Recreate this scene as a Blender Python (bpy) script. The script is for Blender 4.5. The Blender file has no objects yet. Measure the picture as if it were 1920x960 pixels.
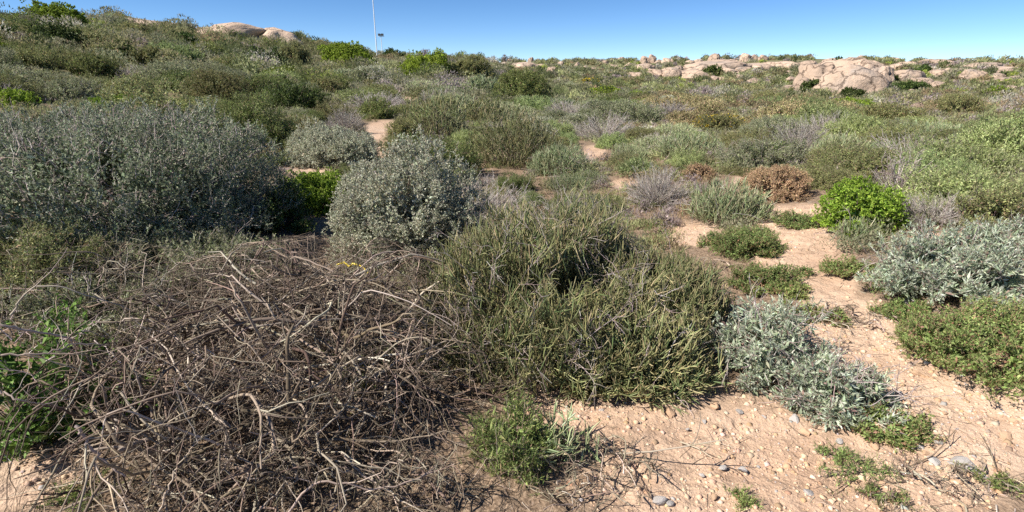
import bpy, bmesh, math
import numpy as np
from mathutils import Vector, Matrix, Euler

# ------------------------------------------------------------------ camera, world, sun, exposure
scene = bpy.context.scene
CAMZ, PITCH, FPX = 1.6, math.radians(18.8), 1000.0      # eye height, downward tilt, focal length in 1920-px units
cam_d = bpy.data.cameras.new('camera'); cam = bpy.data.objects.new('camera', cam_d)
scene.collection.objects.link(cam)
cam.location = (0, 0, CAMZ); cam.rotation_euler = (math.pi/2 - PITCH, 0, 0)
cam_d.sensor_width = 36; cam_d.lens = 36*FPX/1920; cam_d.clip_start = 0.05; cam_d.clip_end = 6000
scene.camera = cam

SUN_EL, SUN_AZ = math.radians(44), math.radians(-112)   # azimuth measured clockwise from +Y: left and a little behind
world = bpy.data.worlds.new('World'); scene.world = world; world.use_nodes = True
wn = world.node_tree; bg = wn.nodes['Background']
sky = wn.nodes.new('ShaderNodeTexSky'); sky.sky_type = 'NISHITA'; sky.sun_disc = False
sky.sun_elevation = SUN_EL; sky.sun_rotation = SUN_AZ
sky.altitude = 3000; sky.air_density = 0.7; sky.dust_density = 0.0; sky.ozone_density = 2.6
sat = wn.nodes.new('ShaderNodeHueSaturation'); sat.inputs['Saturation'].default_value = 1.18
wn.links.new(sky.outputs[0], sat.inputs['Color']); wn.links.new(sat.outputs[0], bg.inputs[0]); bg.inputs[1].default_value = 0.088
sd = bpy.data.lights.new('sun', 'SUN'); sd.energy = 5.0; sd.angle = math.radians(0.55); sd.color = (1.0, 0.94, 0.85)
sun = bpy.data.objects.new('sun', sd); scene.collection.objects.link(sun)
sv = Vector((math.sin(SUN_AZ)*math.cos(SUN_EL), math.cos(SUN_AZ)*math.cos(SUN_EL), math.sin(SUN_EL)))
sun.rotation_euler = sv.to_track_quat('Z', 'Y').to_euler(); sun.location = sv*50
scene.view_settings.view_transform = 'Standard'; scene.view_settings.look = 'None'
scene.view_settings.exposure = 0.8; scene.view_settings.gamma = 1
scene.cycles.use_denoising = False
scene.cycles.max_bounces = 5; scene.cycles.diffuse_bounces = 3; scene.cycles.glossy_bounces = 2
scene.cycles.transmission_bounces = 3; scene.cycles.transparent_max_bounces = 4
scene.cycles.sample_clamp_indirect = 4

# ------------------------------------------------------------------ numeric helpers
def rng_(s): return np.random.default_rng(s)
def norm(v): return v/np.maximum(np.linalg.norm(v, axis=-1, keepdims=True), 1e-9)
def A(*c): return np.array(c, dtype=np.float64)

def _hash(i, j, k, s):
    h = (i*374761393 + j*668265263 + k*2147483647 + s*974634777) & 0xFFFFFFFF
    h = ((h ^ (h >> 13))*1274126177) & 0xFFFFFFFF
    return ((h ^ (h >> 16)) & 0xFFFFFF)/float(0xFFFFFF)
def vnoise(p, s=0):
    p = np.asarray(p, float); f = np.floor(p); i = f.astype(np.int64); t = p-f; t = t*t*(3-2*t)
    x, y, z = i[..., 0], i[..., 1], i[..., 2]; tx, ty, tz = t[..., 0], t[..., 1], t[..., 2]
    out = 0
    for a in (0, 1):
        for b in (0, 1):
            for c in (0, 1):
                w = (tx if a else 1-tx)*(ty if b else 1-ty)*(tz if c else 1-tz)
                out = out + w*_hash(x+a, y+b, z+c, s)
    return out*2-1
def fbm(p, o=4, s=0, g=0.5):
    r = 0; a = 1; tot = 0
    for k in range(o):
        r = r + a*vnoise(p*(2.03**k), s+k*17); tot += a; a *= g
    return r/tot
def n2(x, y, sc, o=3, s=0):
    return fbm(np.stack([x/sc, y/sc, np.zeros_like(x)+0.37], -1), o, s)

CT, ST = math.cos(PITCH), math.sin(PITCH)
def raydir(px, py):
    a = (px-960)/FPX; b = (480-py)/FPX
    return A(a, CT+b*ST, -ST+b*CT)
def project(x, y, z):
    """world -> pixel of the 1920 x 960 picture, depth along the lens axis"""
    z = z-CAMZ; d = y*CT-z*ST; u = y*ST+z*CT
    d = np.where(d < 0.05, 0.05, d)
    return 960+FPX*x/d, 480-FPX*u/d, d

# ------------------------------------------------------------------ the lie of the land
_cols = np.array([-700, -300, 0, 200, 400, 550, 700, 850, 1000, 1200, 1500, 1700, 1920, 2500.])
_rs = np.array([6, 10, 18, 30, 50, 80, 120, 180, 260, 360.])
_py = np.array([
 [392, 395, 400, 405, 408, 410, 412, 412, 412, 412, 412, 412, 412, 412],
 [255, 262, 272, 284, 292, 298, 303, 306, 309, 309, 309, 309, 309, 309],
 [160, 164, 176, 192, 205, 215, 224, 230, 236, 238, 239, 239, 239, 238],
 [105, 108, 118, 138, 156, 171, 184, 192, 199, 204, 206, 206, 206, 202],
 [66, 62, 72, 92, 112, 140, 154, 164, 174, 185, 191, 191, 190, 184],
 [46, 42, 46, 60, 76, 112, 133, 144, 155, 169, 181, 181, 179, 170],
 [62, 54, 52, 50, 61, 86, 120, 131, 140, 150, 159, 159, 156, 148],
 [80, 70, 66, 54, 53, 74, 116, 121, 128, 131, 136, 136, 133, 122],
 [90, 90, 90, 82, 78, 98, 124, 114, 117, 113, 112, 119, 118, 104],
 [98, 98, 98, 98, 100, 110, 130, 120, 121, 117, 109, 115, 119, 96]])
def _table():
    azk = []; H = np.zeros((len(_rs), len(_cols)))
    for j, c in enumerate(_cols):
        d = raydir(c, 150); azk.append(math.atan2(d[0], d[1]))
        for i, r in enumerate(_rs):
            d = raydir(c, _py[i, j]); H[i, j] = CAMZ + r*d[2]/math.hypot(d[0], d[1])
    rk = np.concatenate([[0.01, 2.5], _rs, [700, 5000]])
    H = np.vstack([np.zeros(len(_cols)), np.zeros(len(_cols)), H, H[-1]-18, H[-1]-150])
    azd = np.linspace(-math.pi, math.pi, 721); lr = np.linspace(math.log(0.5), math.log(5000), 420)
    azk = np.array([-math.pi]+azk+[math.pi])
    mid = (H[:, 0]+H[:, -1])/2; flat = np.where(rk > 600, mid, mid*0.35)
    H = np.column_stack([flat, H, flat])
    T = np.zeros((len(rk), len(azd)))
    for i in range(len(rk)): T[i] = np.interp(azd, azk, H[i])
    D = np.zeros((len(lr), len(azd)))
    for j in range(len(azd)): D[:, j] = np.interp(np.exp(lr), rk, T[:, j])
    k = np.exp(-np.linspace(-2, 2, 15)**2); k /= k.sum()
    D = np.apply_along_axis(lambda v: np.convolve(np.pad(v, 7, 'edge'), k, 'valid'), 1, D)
    k = np.exp(-np.linspace(-2, 2, 13)**2); k /= k.sum()
    D = np.apply_along_axis(lambda v: np.convolve(np.pad(v, 6, 'edge'), k, 'valid'), 0, D)
    return azd, lr, D
_azd, _lr, _D = _table()
def height(x, y, fine=False):
    x = np.asarray(x, float); y = np.asarray(y, float)
    r = np.hypot(x, y); az = np.arctan2(x, y)
    fi = np.clip((np.log(np.maximum(r, 0.5))-_lr[0])/(_lr[1]-_lr[0]), 0, len(_lr)-1.001)
    fj = np.clip((az-_azd[0])/(_azd[1]-_azd[0]), 0, len(_azd)-1.001)
    i = fi.astype(int); j = fj.astype(int); a = fi-i; b = fj-j
    h = (_D[i, j]*(1-a)+_D[i+1, j]*a)*(1-b)+(_D[i, j+1]*(1-a)+_D[i+1, j+1]*a)*b
    w = np.clip(r/14, 0, 1)
    h = h + 0.05*n2(x, y, 1.3, 2, 3) + w*0.16*n2(x, y, 5., 2, 5) + np.clip((r-40)/80, 0, 1)*0.55*n2(x, y, 22., 2, 8)
    if fine:
        near = np.clip(1-(r-9)/6, 0, 1)
        h = h + near*(0.036*n2(x, y, 0.27, 3, 11) + 0.012*n2(x, y, 0.055, 2, 12))
    return h
def ground_at(px, py):
    d = raydir(px, py); t = np.geomspace(0.8, 900, 2600)
    X = d[0]*t; Y = d[1]*t; Z = CAMZ+d[2]*t; g = Z-height(X, Y)
    k = np.argmax(g < 0)
    if g[k] >= 0: k = int(np.argmin(g[300:]))+300; return A(X[k], Y[k], float(height(X[k], Y[k])))
    a = g[k-1]/(g[k-1]-g[k]); tt = t[k-1]+(t[k]-t[k-1])*a
    return A(d[0]*tt, d[1]*tt, float(height(d[0]*tt, d[1]*tt)))
def at_depth(px, py, y):
    d = raydir(px, py); t = y/d[1]; return A(d[0]*t, y, CAMZ+d[2]*t)

# bare sand (in picture pixels of the spot): centre, radii
SAND = [(2200, 700, 330, 230), (-250, 900, 250, 160), (1500, 890, 400, 150), (1800, 790, 230, 110), (1600, 640, 105, 90), (1520, 420, 110, 40), (1490, 465, 100, 50), (1550, 540, 60, 60),
        (1690, 690, 110, 80), (1300, 440, 60, 26), (722, 245, 42, 22), (705, 290, 60, 22), (1800, 447, 90, 12), (40, 905, 120, 50),
        (1160, 760, 170, 65), (590, 322, 50, 14), (455, 195, 18, 8), (1010, 770, 60, 50), (905, 300, 30, 18), (770, 183, 22, 5),
        (1170, 345, 25, 10), (1400, 340, 30, 12), (1570, 905, 300, 90), (1115, 285, 28, 14), (650, 240, 18, 8), (1380, 200, 40, 4)]
def sand_mask(px, py, d, x, y):
    m = np.zeros_like(px)
    nz = n2(x, y, 0.9, 3, 21)*0.5
    for cx, cy, rx, ry in SAND:
        q = np.hypot((px-cx)/rx, (py-cy)/ry)
        m = np.maximum(m, np.clip((1.12-q+nz)/0.35, 0, 1))
    return np.where((d > 0.06) & (py > 100), m, 0)

# ------------------------------------------------------------------ mesh accumulation
class Acc:
    def __init__(s): s.v = []; s.q = []; s.t = []; s.c = []; s.n = 0
    def add(s, v, c, q=None, t=None):
        v = v.reshape(-1, 3); s.v.append(v); s.c.append(np.broadcast_to(c, v.shape) if np.ndim(c) == 1 else c.reshape(-1, 3))
        if q is not None: s.q.append(q+s.n)
        if t is not None: s.t.append(t+s.n)
        s.n += len(v)
    def mesh(s, name, mat, smooth=False):
        me = bpy.data.meshes.new(name)
        v = np.concatenate(s.v).astype(np.float32); c = np.concatenate(s.c).astype(np.float32)
        me.vertices.add(len(v)); me.vertices.foreach_set('co', v.ravel())
        q = np.concatenate(s.q) if s.q else np.zeros((0, 4), int); t = np.concatenate(s.t) if s.t else np.zeros((0, 3), int)
        loops = np.concatenate([q.ravel(), t.ravel()]).astype(np.int32)
        me.loops.add(len(loops)); me.loops.foreach_set('vertex_index', loops)
        st = np.concatenate([np.arange(len(q))*4, len(q)*4+np.arange(len(t))*3]).astype(np.int32)
        me.polygons.add(len(st)); me.polygons.foreach_set('loop_start', st)
        if smooth: me.polygons.foreach_set('use_smooth', np.ones(len(st), bool))
        me.update(calc_edges=True)
        at = me.color_attributes.new('tone', 'FLOAT_COLOR', 'POINT')
        at.data.foreach_set('color', np.column_stack([c, np.ones(len(c), np.float32)]).ravel())
        me.materials.append(mat); return me

def tubes(acc, P, R, sides, C):
    """P n,k,3; R n,k; C n,k,3 or n,3"""
    n, k, _ = P.shape
    if n == 0: return
    T = norm(np.gradient(P, axis=1)); m = norm(P[:, -1]-P[:, 0])
    ref = np.where(np.abs(m[:, 2:3]) > 0.7, A(1, 0.1, 0), A(0.05, 0, 1))
    a = norm(np.cross(T, ref[:, None, :])); b = np.cross(T, a)
    ang = np.arange(sides)*2*math.pi/sides
    V = P[:, :, None, :] + R[:, :, None, None]*(a[:, :, None, :]*np.cos(ang)[None, None, :, None]+b[:, :, None, :]*np.sin(ang)[None, None, :, None])
    base = (np.arange(n)*k*sides)[:, None, None]; ii = (np.arange(k-1)*sides)[None, :, None]; s = np.arange(sides)[None, None, :]; s1 = (s+1) % sides
    q = np.stack([base+ii+s, base+ii+s1, base+ii+sides+s1, base+ii+sides+s], -1).reshape(-1, 4)
    if C.ndim == 2: C = np.repeat(C[:, None, :], k, 1)
    acc.add(V, np.repeat(C[:, :, None, :], sides, 2), q=q)

def leaves(acc, p, d, L, W, C, rng, fold=0.25, widest=0.5, out=None):
    """leaf quads, base at p, along d"""
    n = len(p)
    if n == 0: return
    rv = norm(rng.normal(size=(n, 3))); rv = rv if out is None else norm(out+rv*0.9)
    s = norm(np.cross(d, rv+1e-6)); nn = np.cross(s, d)
    L = np.broadcast_to(L, (n,))[:, None]; W = np.broadcast_to(W, (n,))[:, None]
    mid = p+d*L*widest+nn*W*fold
    V = np.stack([p, mid+s*W*0.5, p+d*L+nn*W*0.3*rng.uniform(-1, 1, (n, 1)), mid-s*W*0.5], 1)
    acc.add(V, np.repeat(C[:, None, :], 4, 1), q=np.arange(n*4).reshape(n, 4))

def blades(acc, p, d, L, W, C, rng, out):
    n = len(p); s = norm(np.cross(d, norm(out+0.35*rng.normal(size=(n, 3)))+1e-6))
    V = np.stack([p-s*W[:, None]*0.5, p+s*W[:, None]*0.5, p+d*L[:, None]], 1)
    acc.add(V, np.repeat(C[:, None, :], 3, 1), t=np.arange(n*3).reshape(n, 3))

def pal(rng, cols, n, j=0.16):
    """random albedos out of a palette [(colour, weight)...]"""
    c = np.array([x[0] for x in cols], float); w = np.array([x[1] for x in cols], float); w /= w.sum()
    o = c[rng.choice(len(c), n, p=w)]
    return np.clip(o*(1+rng.normal(0, j, (n, 1)))*(1+rng.normal(0, 0.04, (n, 3))), 0.004, 0.9)

def walk(rng, s, d, L, k, wob, grav=0.0, kink=0.0):
    """curving polylines: start s, direction d, length L, k points"""
    n = len(s); P = np.zeros((n, k, 3)); P[:, 0] = s; d = norm(d.copy()); st = (np.broadcast_to(L, (n,))/(k-1))[:, None]
    drift = rng.normal(size=(n, 3))*wob*0.5
    for i in range(1, k):
        d = norm(d+rng.normal(size=(n, 3))*(wob+kink*(rng.uniform(size=(n, 1)) < 0.16))+drift+A(0, 0, -grav)); P[:, i] = P[:, i-1]+d*st
    return P
def spawn(rng, P, m, lo=0.2, hi=1.0, ang=0.8):
    """m child starts and directions on each polyline"""
    n, k, _ = P.shape; idx = np.repeat(np.arange(n), m); t = rng.uniform(lo, hi, n*m)*(k-1)
    i = np.minimum(t.astype(int), k-2); f = (t-i)[:, None]
    s = P[idx, i]*(1-f)+P[idx, i+1]*f; d = norm(P[idx, i+1]-P[idx, i])
    d = norm(d+norm(rng.normal(size=(len(s), 3)))*ang)
    return s, d, idx, t/(k-1)

def dome(rng, n, rx, ry, h, lump=0.22, nl=16, seed=0, low=0.0, width=0.33):
    """points and normals on a lumpy half-ellipsoid"""
    u = norm(rng.normal(size=(n, 3))); u[:, 2] = np.abs(u[:, 2]); u[:, 2] = np.where(u[:, 2] < low, low+u[:, 2]*0.3, u[:, 2]); u = norm(u)
    r2 = rng_(seed+991); c = norm(r2.normal(size=(nl, 3))); c[:, 2] = np.abs(c[:, 2]); a = r2.uniform(-0.7, 1, nl)*lump
    f = 1+sum(a[i]*np.exp(-((u-c[i])**2).sum(1)/(2*width*width)) for i in range(nl)) + 0.35*lump*fbm(u*3.5+seed, 2, seed)
    f = f/(np.abs(u)**2.7).sum(1)**(1/2.7)
    sc = A(rx, ry, h)*0.95; S = u*f[:, None]*sc; N = norm(u/sc); return S, N, u

# ------------------------------------------------------------------ materials
def new_mat(name):
    m = bpy.data.materials.new(name); m.use_nodes = True; nt = m.node_tree
    return m, nt, nt.nodes['Principled BSDF'], nt.nodes['Material Output']
def plant_mat(name, rough=0.6, trans=0.35, hue=0.012, val=0.22, spec=0.3):
    m, nt, p, out = new_mat(name); N, L = nt.nodes, nt.links
    at = N.new('ShaderNodeAttribute'); at.attribute_name = 'tone'
    oi = N.new('ShaderNodeObjectInfo'); hs = N.new('ShaderNodeHueSaturation')
    mr = N.new('ShaderNodeMapRange'); mr.inputs[3].default_value = 1-val; mr.inputs[4].default_value = 1+val
    mh = N.new('ShaderNodeMapRange'); mh.inputs[3].default_value = 0.5-hue; mh.inputs[4].default_value = 0.5+hue
    L.new(oi.outputs['Random'], mr.inputs[0]); L.new(mr.outputs[0], hs.inputs['Value'])
    mm = N.new('ShaderNodeMath'); mm.operation = 'MULTIPLY'; mm.inputs[1].default_value = 7.31
    fr = N.new('ShaderNodeMath'); fr.operation = 'FRACT'
    L.new(oi.outputs['Random'], mm.inputs[0]); L.new(mm.outputs[0], fr.inputs[0]); L.new(fr.outputs[0], mh.inputs[0]); L.new(mh.outputs[0], hs.inputs['Hue'])
    L.new(at.outputs['Color'], hs.inputs['Color'])
    nz = N.new('ShaderNodeTexNoise'); nz.inputs['Scale'].default_value = 3.0; nz.inputs['Detail'].default_value = 3
    tc = N.new('ShaderNodeTexCoord'); L.new(tc.outputs['Object'], nz.inputs['Vector'])
    r2 = N.new('ShaderNodeMapRange'); r2.inputs[1].default_value = 0.3; r2.inputs[2].default_value = 0.7; r2.inputs[3].default_value = 0.82; r2.inputs[4].default_value = 1.18
    L.new(nz.outputs['Fac'], r2.inputs[0])
    mx = N.new('ShaderNodeVectorMath'); mx.operation = 'SCALE'; L.new(hs.outputs[0], mx.inputs[0]); L.new(r2.outputs[0], mx.inputs['Scale'])
    L.new(mx.outputs[0], p.inputs['Base Color']); p.inputs['Roughness'].default_value = rough; p.inputs['Specular IOR Level'].default_value = spec
    if trans > 0:
        tr = N.new('ShaderNodeBsdfTranslucent'); L.new(mx.outputs[0], tr.inputs['Color'])
        ms = N.new('ShaderNodeMixShader'); ms.inputs[0].default_value = trans
        L.new(p.outputs[0], ms.inputs[1]); L.new(tr.outputs[0], ms.inputs[2]); L.new(ms.outputs[0], out.inputs['Surface'])
    return m
M_LEAF = plant_mat('leaf'); M_SILVER = plant_mat('felted_leaf', 0.8, 0.3, 0.006, 0.12, 0.2); M_SUCC = plant_mat('succulent_stem', 0.5, 0.08, 0.01, 0.15, 0.35)
M_TWIG = plant_mat('twig_bark', 0.8, 0.0, 0.008, 0.15, 0.2); M_SCRUB = plant_mat('scrub_leaf', 0.7, 0.35, 0, 0, 0.2)
M_PETAL = plant_mat('petal', 0.6, 0.3, 0, 0.05, 0.2)

def rock_mat(name, tan, grey, scale, stain=0.5, bump=0.4, cracks=False):
    m, nt, p, out = new_mat(name); N, L = nt.nodes, nt.links
    tc = N.new('ShaderNodeTexCoord'); oi = N.new('ShaderNodeObjectInfo')
    def noise(s, d=6, r=0.6):
        n = N.new('ShaderNodeTexNoise'); n.inputs['Scale'].default_value = s; n.inputs['Detail'].default_value = d; n.inputs['Roughness'].default_value = r
        L.new(tc.outputs['Object'], n.inputs['Vector']); return n
    def ramp(src, stops):
        r = N.new('ShaderNodeValToRGB'); e = r.color_ramp.elements
        while len(e) < len(stops): e.new(0.5)
        for i, (po, c) in enumerate(stops): e[i].position = po; e[i].color = (*c, 1)
        L.new(src, r.inputs[0]); return r
    def mix(f, a, b, mode='MIX'):
        x = N.new('ShaderNodeMix'); x.data_type = 'RGBA'; x.blend_type = mode
        if isinstance(f, float): x.inputs[0].default_value = f
        else: L.new(f, x.inputs[0])
        L.new(a, x.inputs[6]); L.new(b, x.inputs[7]); return x.outputs[2]
    n1 = noise(scale, 5); n3 = noise(scale*6, 6, 0.7); n4 = noise(scale*40, 3, 0.7)
    a = ramp(n1.outputs['Fac'], [(0.30, tuple(c*0.82 for c in tan)), (0.5, tan), (0.66, tuple(min(1, c*1.18) for c in tan))])
    g = ramp(n3.outputs['Fac'], [(0.35, tuple(c*0.7 for c in grey)), (0.65, grey)])
    f = ramp(n1.outputs['Color'], [(0.50, (0, 0, 0)), (0.66, (stain, stain, stain))])
    c = mix(f.outputs[0], a.outputs[0], g.outputs[0])
    sp = ramp(n4.outputs['Fac'], [(0.35, (0.72, 0.72, 0.72)), (0.6, (1.1, 1.1, 1.1))])
    c = mix(0.55, c, sp.outputs[0], 'MULTIPLY')
    if cracks:
        wv = N.new('ShaderNodeVectorMath'); wv.operation = 'MULTIPLY_ADD'; wv.inputs[1].default_value = (0.45, 0.45, 0.45)
        L.new(n3.outputs['Color'], wv.inputs[0]); L.new(tc.outputs['Object'], wv.inputs[2])
        vo = N.new('ShaderNodeTexVoronoi'); vo.feature = 'DISTANCE_TO_EDGE'; vo.inputs['Scale'].default_value = 1.15; L.new(wv.outputs[0], vo.inputs['Vector'])
        cr = ramp(vo.outputs['Distance'], [(0.0, (0.12, 0.10, 0.09)), (0.05, (1, 1, 1))]); c = mix(0.9, c, cr.outputs[0], 'MULTIPLY')
    bl = N.new('ShaderNodeMapRange'); bl.inputs[3].default_value = 0.82; bl.inputs[4].default_value = 1.12; L.new(oi.outputs['Random'], bl.inputs[0])
    sc = N.new('ShaderNodeVectorMath'); sc.operation = 'SCALE'; L.new(c, sc.inputs[0]); L.new(bl.outputs[0], sc.inputs['Scale'])
    L.new(sc.outputs[0], p.inputs['Base Color']); p.inputs['Roughness'].default_value = 0.85; p.inputs['Specular IOR Level'].default_value = 0.25
    bp = N.new('ShaderNodeBump'); bp.inputs['Strength'].default_value = bump; bp.inputs['Distance'].default_value = 0.25/scale
    L.new(n3.outputs['Fac'], bp.inputs['Height']); L.new(bp.outputs[0], p.inputs['Normal'])
    return m
M_GRANITE = rock_mat('granite', (0.50, 0.37, 0.275), (0.30, 0.275, 0.255), 0.8, 0.85, 0.9, True)
M_STONE_GREY = rock_mat('grey_stone', (0.40, 0.37, 0.345), (0.52, 0.47, 0.42), 14, 0.6)
M_STONE_TAN = rock_mat('tan_stone', (0.50, 0.33, 0.21), (0.55, 0.42, 0.32), 14, 0.5)

def ground_mat():
    m, nt, p, out = new_mat('sandy_soil'); N, L = nt.nodes, nt.links
    tc = N.new('ShaderNodeTexCoord')
    def noise(s, d=5, r=0.6):
        n = N.new('ShaderNodeTexNoise'); n.inputs['Scale'].default_value = s; n.inputs['Detail'].default_value = d; n.inputs['Roughness'].default_value = r
        L.new(tc.outputs['Object'], n.inputs['Vector']); return n
    def ramp(src, stops):
        r = N.new('ShaderNodeValToRGB'); e = r.color_ramp.elements
        while len(e) < len(stops): e.new(0.5)
        for i, (po, c) in enumerate(stops): e[i].position = po; e[i].color = (*c, 1)
        L.new(src, r.inputs[0]); return r
    def mix(f, a, b, mode='MIX'):
        x = N.new('ShaderNodeMix'); x.data_type = 'RGBA'; x.blend_type = mode
        if isinstance(f, float): x.inputs[0].default_value = f
        else: L.new(f, x.inputs[0])
        L.new(a, x.inputs[6]); L.new(b, x.inputs[7]); return x.outputs[2]
    big = noise(0.9, 5); mid = noise(9, 5, 0.65); fine = noise(70, 4, 0.7); grit = noise(260, 2, 0.6)
    sand = ramp(big.outputs['Fac'], [(0.3, (0.45, 0.305, 0.21)), (0.5, (0.525, 0.38, 0.275)), (0.7, (0.575, 0.44, 0.335))])
    s2 = ramp(mid.outputs['Fac'], [(0.3, (0.74, 0.70, 0.66)), (0.55, (1.03, 1.02, 1.0))])
    c = mix(0.8, sand.outputs[0], s2.outputs[0], 'MULTIPLY')
    s3 = ramp(grit.outputs['Fac'], [(0.32, (0.62, 0.57, 0.52)), (0.5, (1, 1, 1)), (0.68, (1.15, 1.15, 1.17))])
    c = mix(0.8, c, s3.outputs[0], 'MULTIPLY')
    lit = ramp(fine.outputs['Fac'], [(0.3, (0.09, 0.062, 0.042)), (0.5, (0.22, 0.155, 0.105)), (0.68, (0.42, 0.31, 0.22))])
    at = N.new('ShaderNodeAttribute'); at.attribute_name = 'tone'
    sx = N.new('ShaderNodeSeparateColor'); L.new(at.outputs['Color'], sx.inputs[0])
    far = ramp(mid.outputs['Fac'], [(0.3, (0.10, 0.105, 0.05)), (0.5, (0.17, 0.16, 0.085)), (0.7, (0.25, 0.21, 0.13))])
    lf = mix(sx.outputs[1], lit.outputs[0], far.outputs[0])
    c = mix(sx.outputs[0], lf, c)
    L.new(c, p.inputs['Base Color']); p.inputs['Roughness'].default_value = 0.95; p.inputs['Specular IOR Level'].default_value = 0.1
    vo = N.new('ShaderNodeTexVoronoi'); vo.inputs['Scale'].default_value = 55; L.new(tc.outputs['Object'], vo.inputs['Vector'])
    b1 = N.new('ShaderNodeBump'); b1.inputs['Strength'].default_value = 0.7; b1.inputs['Distance'].default_value = 0.03; L.new(mid.outputs['Fac'], b1.inputs['Height'])
    b2 = N.new('ShaderNodeBump'); b2.inputs['Strength'].default_value = 0.8; b2.inputs['Distance'].default_value = 0.008; L.new(fine.outputs['Fac'], b2.inputs['Height']); L.new(b1.outputs[0], b2.inputs['Normal'])
    b3 = N.new('ShaderNodeBump'); b3.inputs['Strength'].default_value = 0.6; b3.inputs['Distance'].default_value = 0.006; L.new(vo.outputs['Distance'], b3.inputs['Height']); L.new(b2.outputs[0], b3.inputs['Normal'])
    L.new(b3.outputs[0], p.inputs['Normal'])
    return m
M_GROUND = ground_mat()
def plain(name, col, rough, metal=0.0, sc=20):
    m, nt, p, out = new_mat(name); N, L = nt.nodes, nt.links
    n = N.new('ShaderNodeTexNoise'); n.inputs['Scale'].default_value = sc; r = N.new('ShaderNodeValToRGB')
    r.color_ramp.elements[0].color = (*[c*0.8 for c in col], 1); r.color_ramp.elements[1].color = (*[min(1, c*1.1) for c in col], 1)
    L.new(n.outputs['Fac'], r.inputs[0]); L.new(r.outputs[0], p.inputs['Base Color']); p.inputs['Roughness'].default_value = rough; p.inputs['Metallic'].default_value = metal; return m
M_POLE = plain('painted_steel', (0.80, 0.82, 0.84), 0.45); M_DARK = plain('dark_metal', (0.12, 0.12, 0.13), 0.5); M_CONC = plain('pale_concrete', (0.62, 0.58, 0.5), 0.9)
M_RIBBON = plain('yellow_strip', (0.75, 0.55, 0.02), 0.4)

# ------------------------------------------------------------------ object helpers
COL = scene.collection
def link(name, me, parent=None, loc=None):
    o = bpy.data.objects.new(name, me); COL.objects.link(o)
    if parent is not None: o.parent = parent
    if loc is not None: o.location = loc
    return o
def tag(o, label=None, cat=None, group=None, kind=None):
    if label: o['label'] = label
    if cat: o['category'] = cat
    if group: o['group'] = group
    if kind: o['kind'] = kind
    return o
def thing(name, label, cat, loc, rz=0, group=None):
    o = link(name, None, None, loc); o.empty_display_size = 0.1; o.rotation_euler = (0, 0, rz); return tag(o, label, cat, group)

# ------------------------------------------------------------------ ground
def build_ground():
    azf = np.concatenate([np.linspace(-math.pi, -0.95, 60)[:-1], np.linspace(-0.95, 0.95, 900), np.linspace(0.95, math.pi, 60)[1:]])
    rr = np.concatenate([[0.02, 0.3, 0.7], np.linspace(1.0, 7, 430), np.geomspace(7.02, 30, 150)[1:], np.geomspace(30.2, 420, 190)[1:], [480, 560, 700, 1000, 1600, 3000, 5000]])
    Az, R = np.meshgrid(azf, rr); X = R*np.sin(Az); Y = R*np.cos(Az); Z = height(X, Y, True)
    px, py, d = project(X, Y, Z); m = sand_mask(px, py, np.where(Y > 0.3, d, 0), X, Y)
    patch = np.clip((n2(X, Y, 3.2, 3, 77)-0.32)*4, 0, 1)*np.clip((R-8)/10, 0, 1)*0.8
    m = np.maximum(m, patch)
    far = np.clip((R-12)/20, 0, 1)
    V = np.stack([X, Y, Z], -1); C = np.stack([m, far, 0*m], -1)
    nr, na = R.shape; i = np.arange(nr-1)[:, None]*na; j = np.arange(na-1)[None, :]
    q = np.stack([i+j, i+j+1, i+na+j+1, i+na+j], -1).reshape(-1, 4)[:, ::-1]
    a = Acc(); a.add(V, C, q=q)
    return tag(link('ground', a.mesh('ground', M_GROUND, True)), kind='structure')
build_ground()

# ------------------------------------------------------------------ plant builders: each returns {part: (Acc, material)} round the origin
SILVER = [((0.521, 0.536, 0.396), 4), ((0.680, 0.676, 0.535), 3), ((0.346, 0.377, 0.249), 3), ((0.419, 0.348, 0.255), 1.3)]
GREYGREEN = [((0.306, 0.329, 0.184), 4), ((0.400, 0.416, 0.263), 3), ((0.200, 0.237, 0.110), 3), ((0.400, 0.334, 0.252), 1)]
PENCIL = [((0.192, 0.210, 0.088), 4), ((0.288, 0.282, 0.127), 3), ((0.384, 0.318, 0.176), 1.8), ((0.115, 0.156, 0.061), 2.5)]
PENCIL_PALE = [((0.305, 0.361, 0.185), 4), ((0.400, 0.441, 0.256), 3), ((0.208, 0.273, 0.128), 3), ((0.481, 0.417, 0.273), 1)]
NEEDLE = [((0.205, 0.254, 0.082), 4), ((0.311, 0.353, 0.122), 3), ((0.117, 0.167, 0.050), 3), ((0.350, 0.264, 0.162), 1)]
OLIVE = [((0.271, 0.292, 0.117), 4), ((0.395, 0.389, 0.165), 3), ((0.170, 0.194, 0.075), 3), ((0.384, 0.260, 0.165), 1)]
BRIGHT = [((0.29, 0.40, 0.05), 4), ((0.40, 0.51, 0.08), 3), ((0.16, 0.24, 0.03), 2)]
RUST = [((0.416, 0.267, 0.162), 4), ((0.520, 0.359, 0.232), 3), ((0.260, 0.168, 0.106), 2), ((0.325, 0.281, 0.126), 1)]
PALEGREEN = [((0.346, 0.409, 0.169), 4), ((0.450, 0.496, 0.235), 3), ((0.225, 0.279, 0.101), 3)]
REED = [((0.306, 0.254, 0.125), 4), ((0.421, 0.351, 0.191), 3), ((0.211, 0.224, 0.086), 3), ((0.382, 0.233, 0.153), 1)]
DARK = [((0.096, 0.146, 0.039), 4), ((0.165, 0.215, 0.057), 3), ((0.057, 0.085, 0.027), 3)]
BROAD = [((0.138, 0.218, 0.044), 4), ((0.206, 0.306, 0.068), 3), ((0.083, 0.131, 0.030), 2)]
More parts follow.
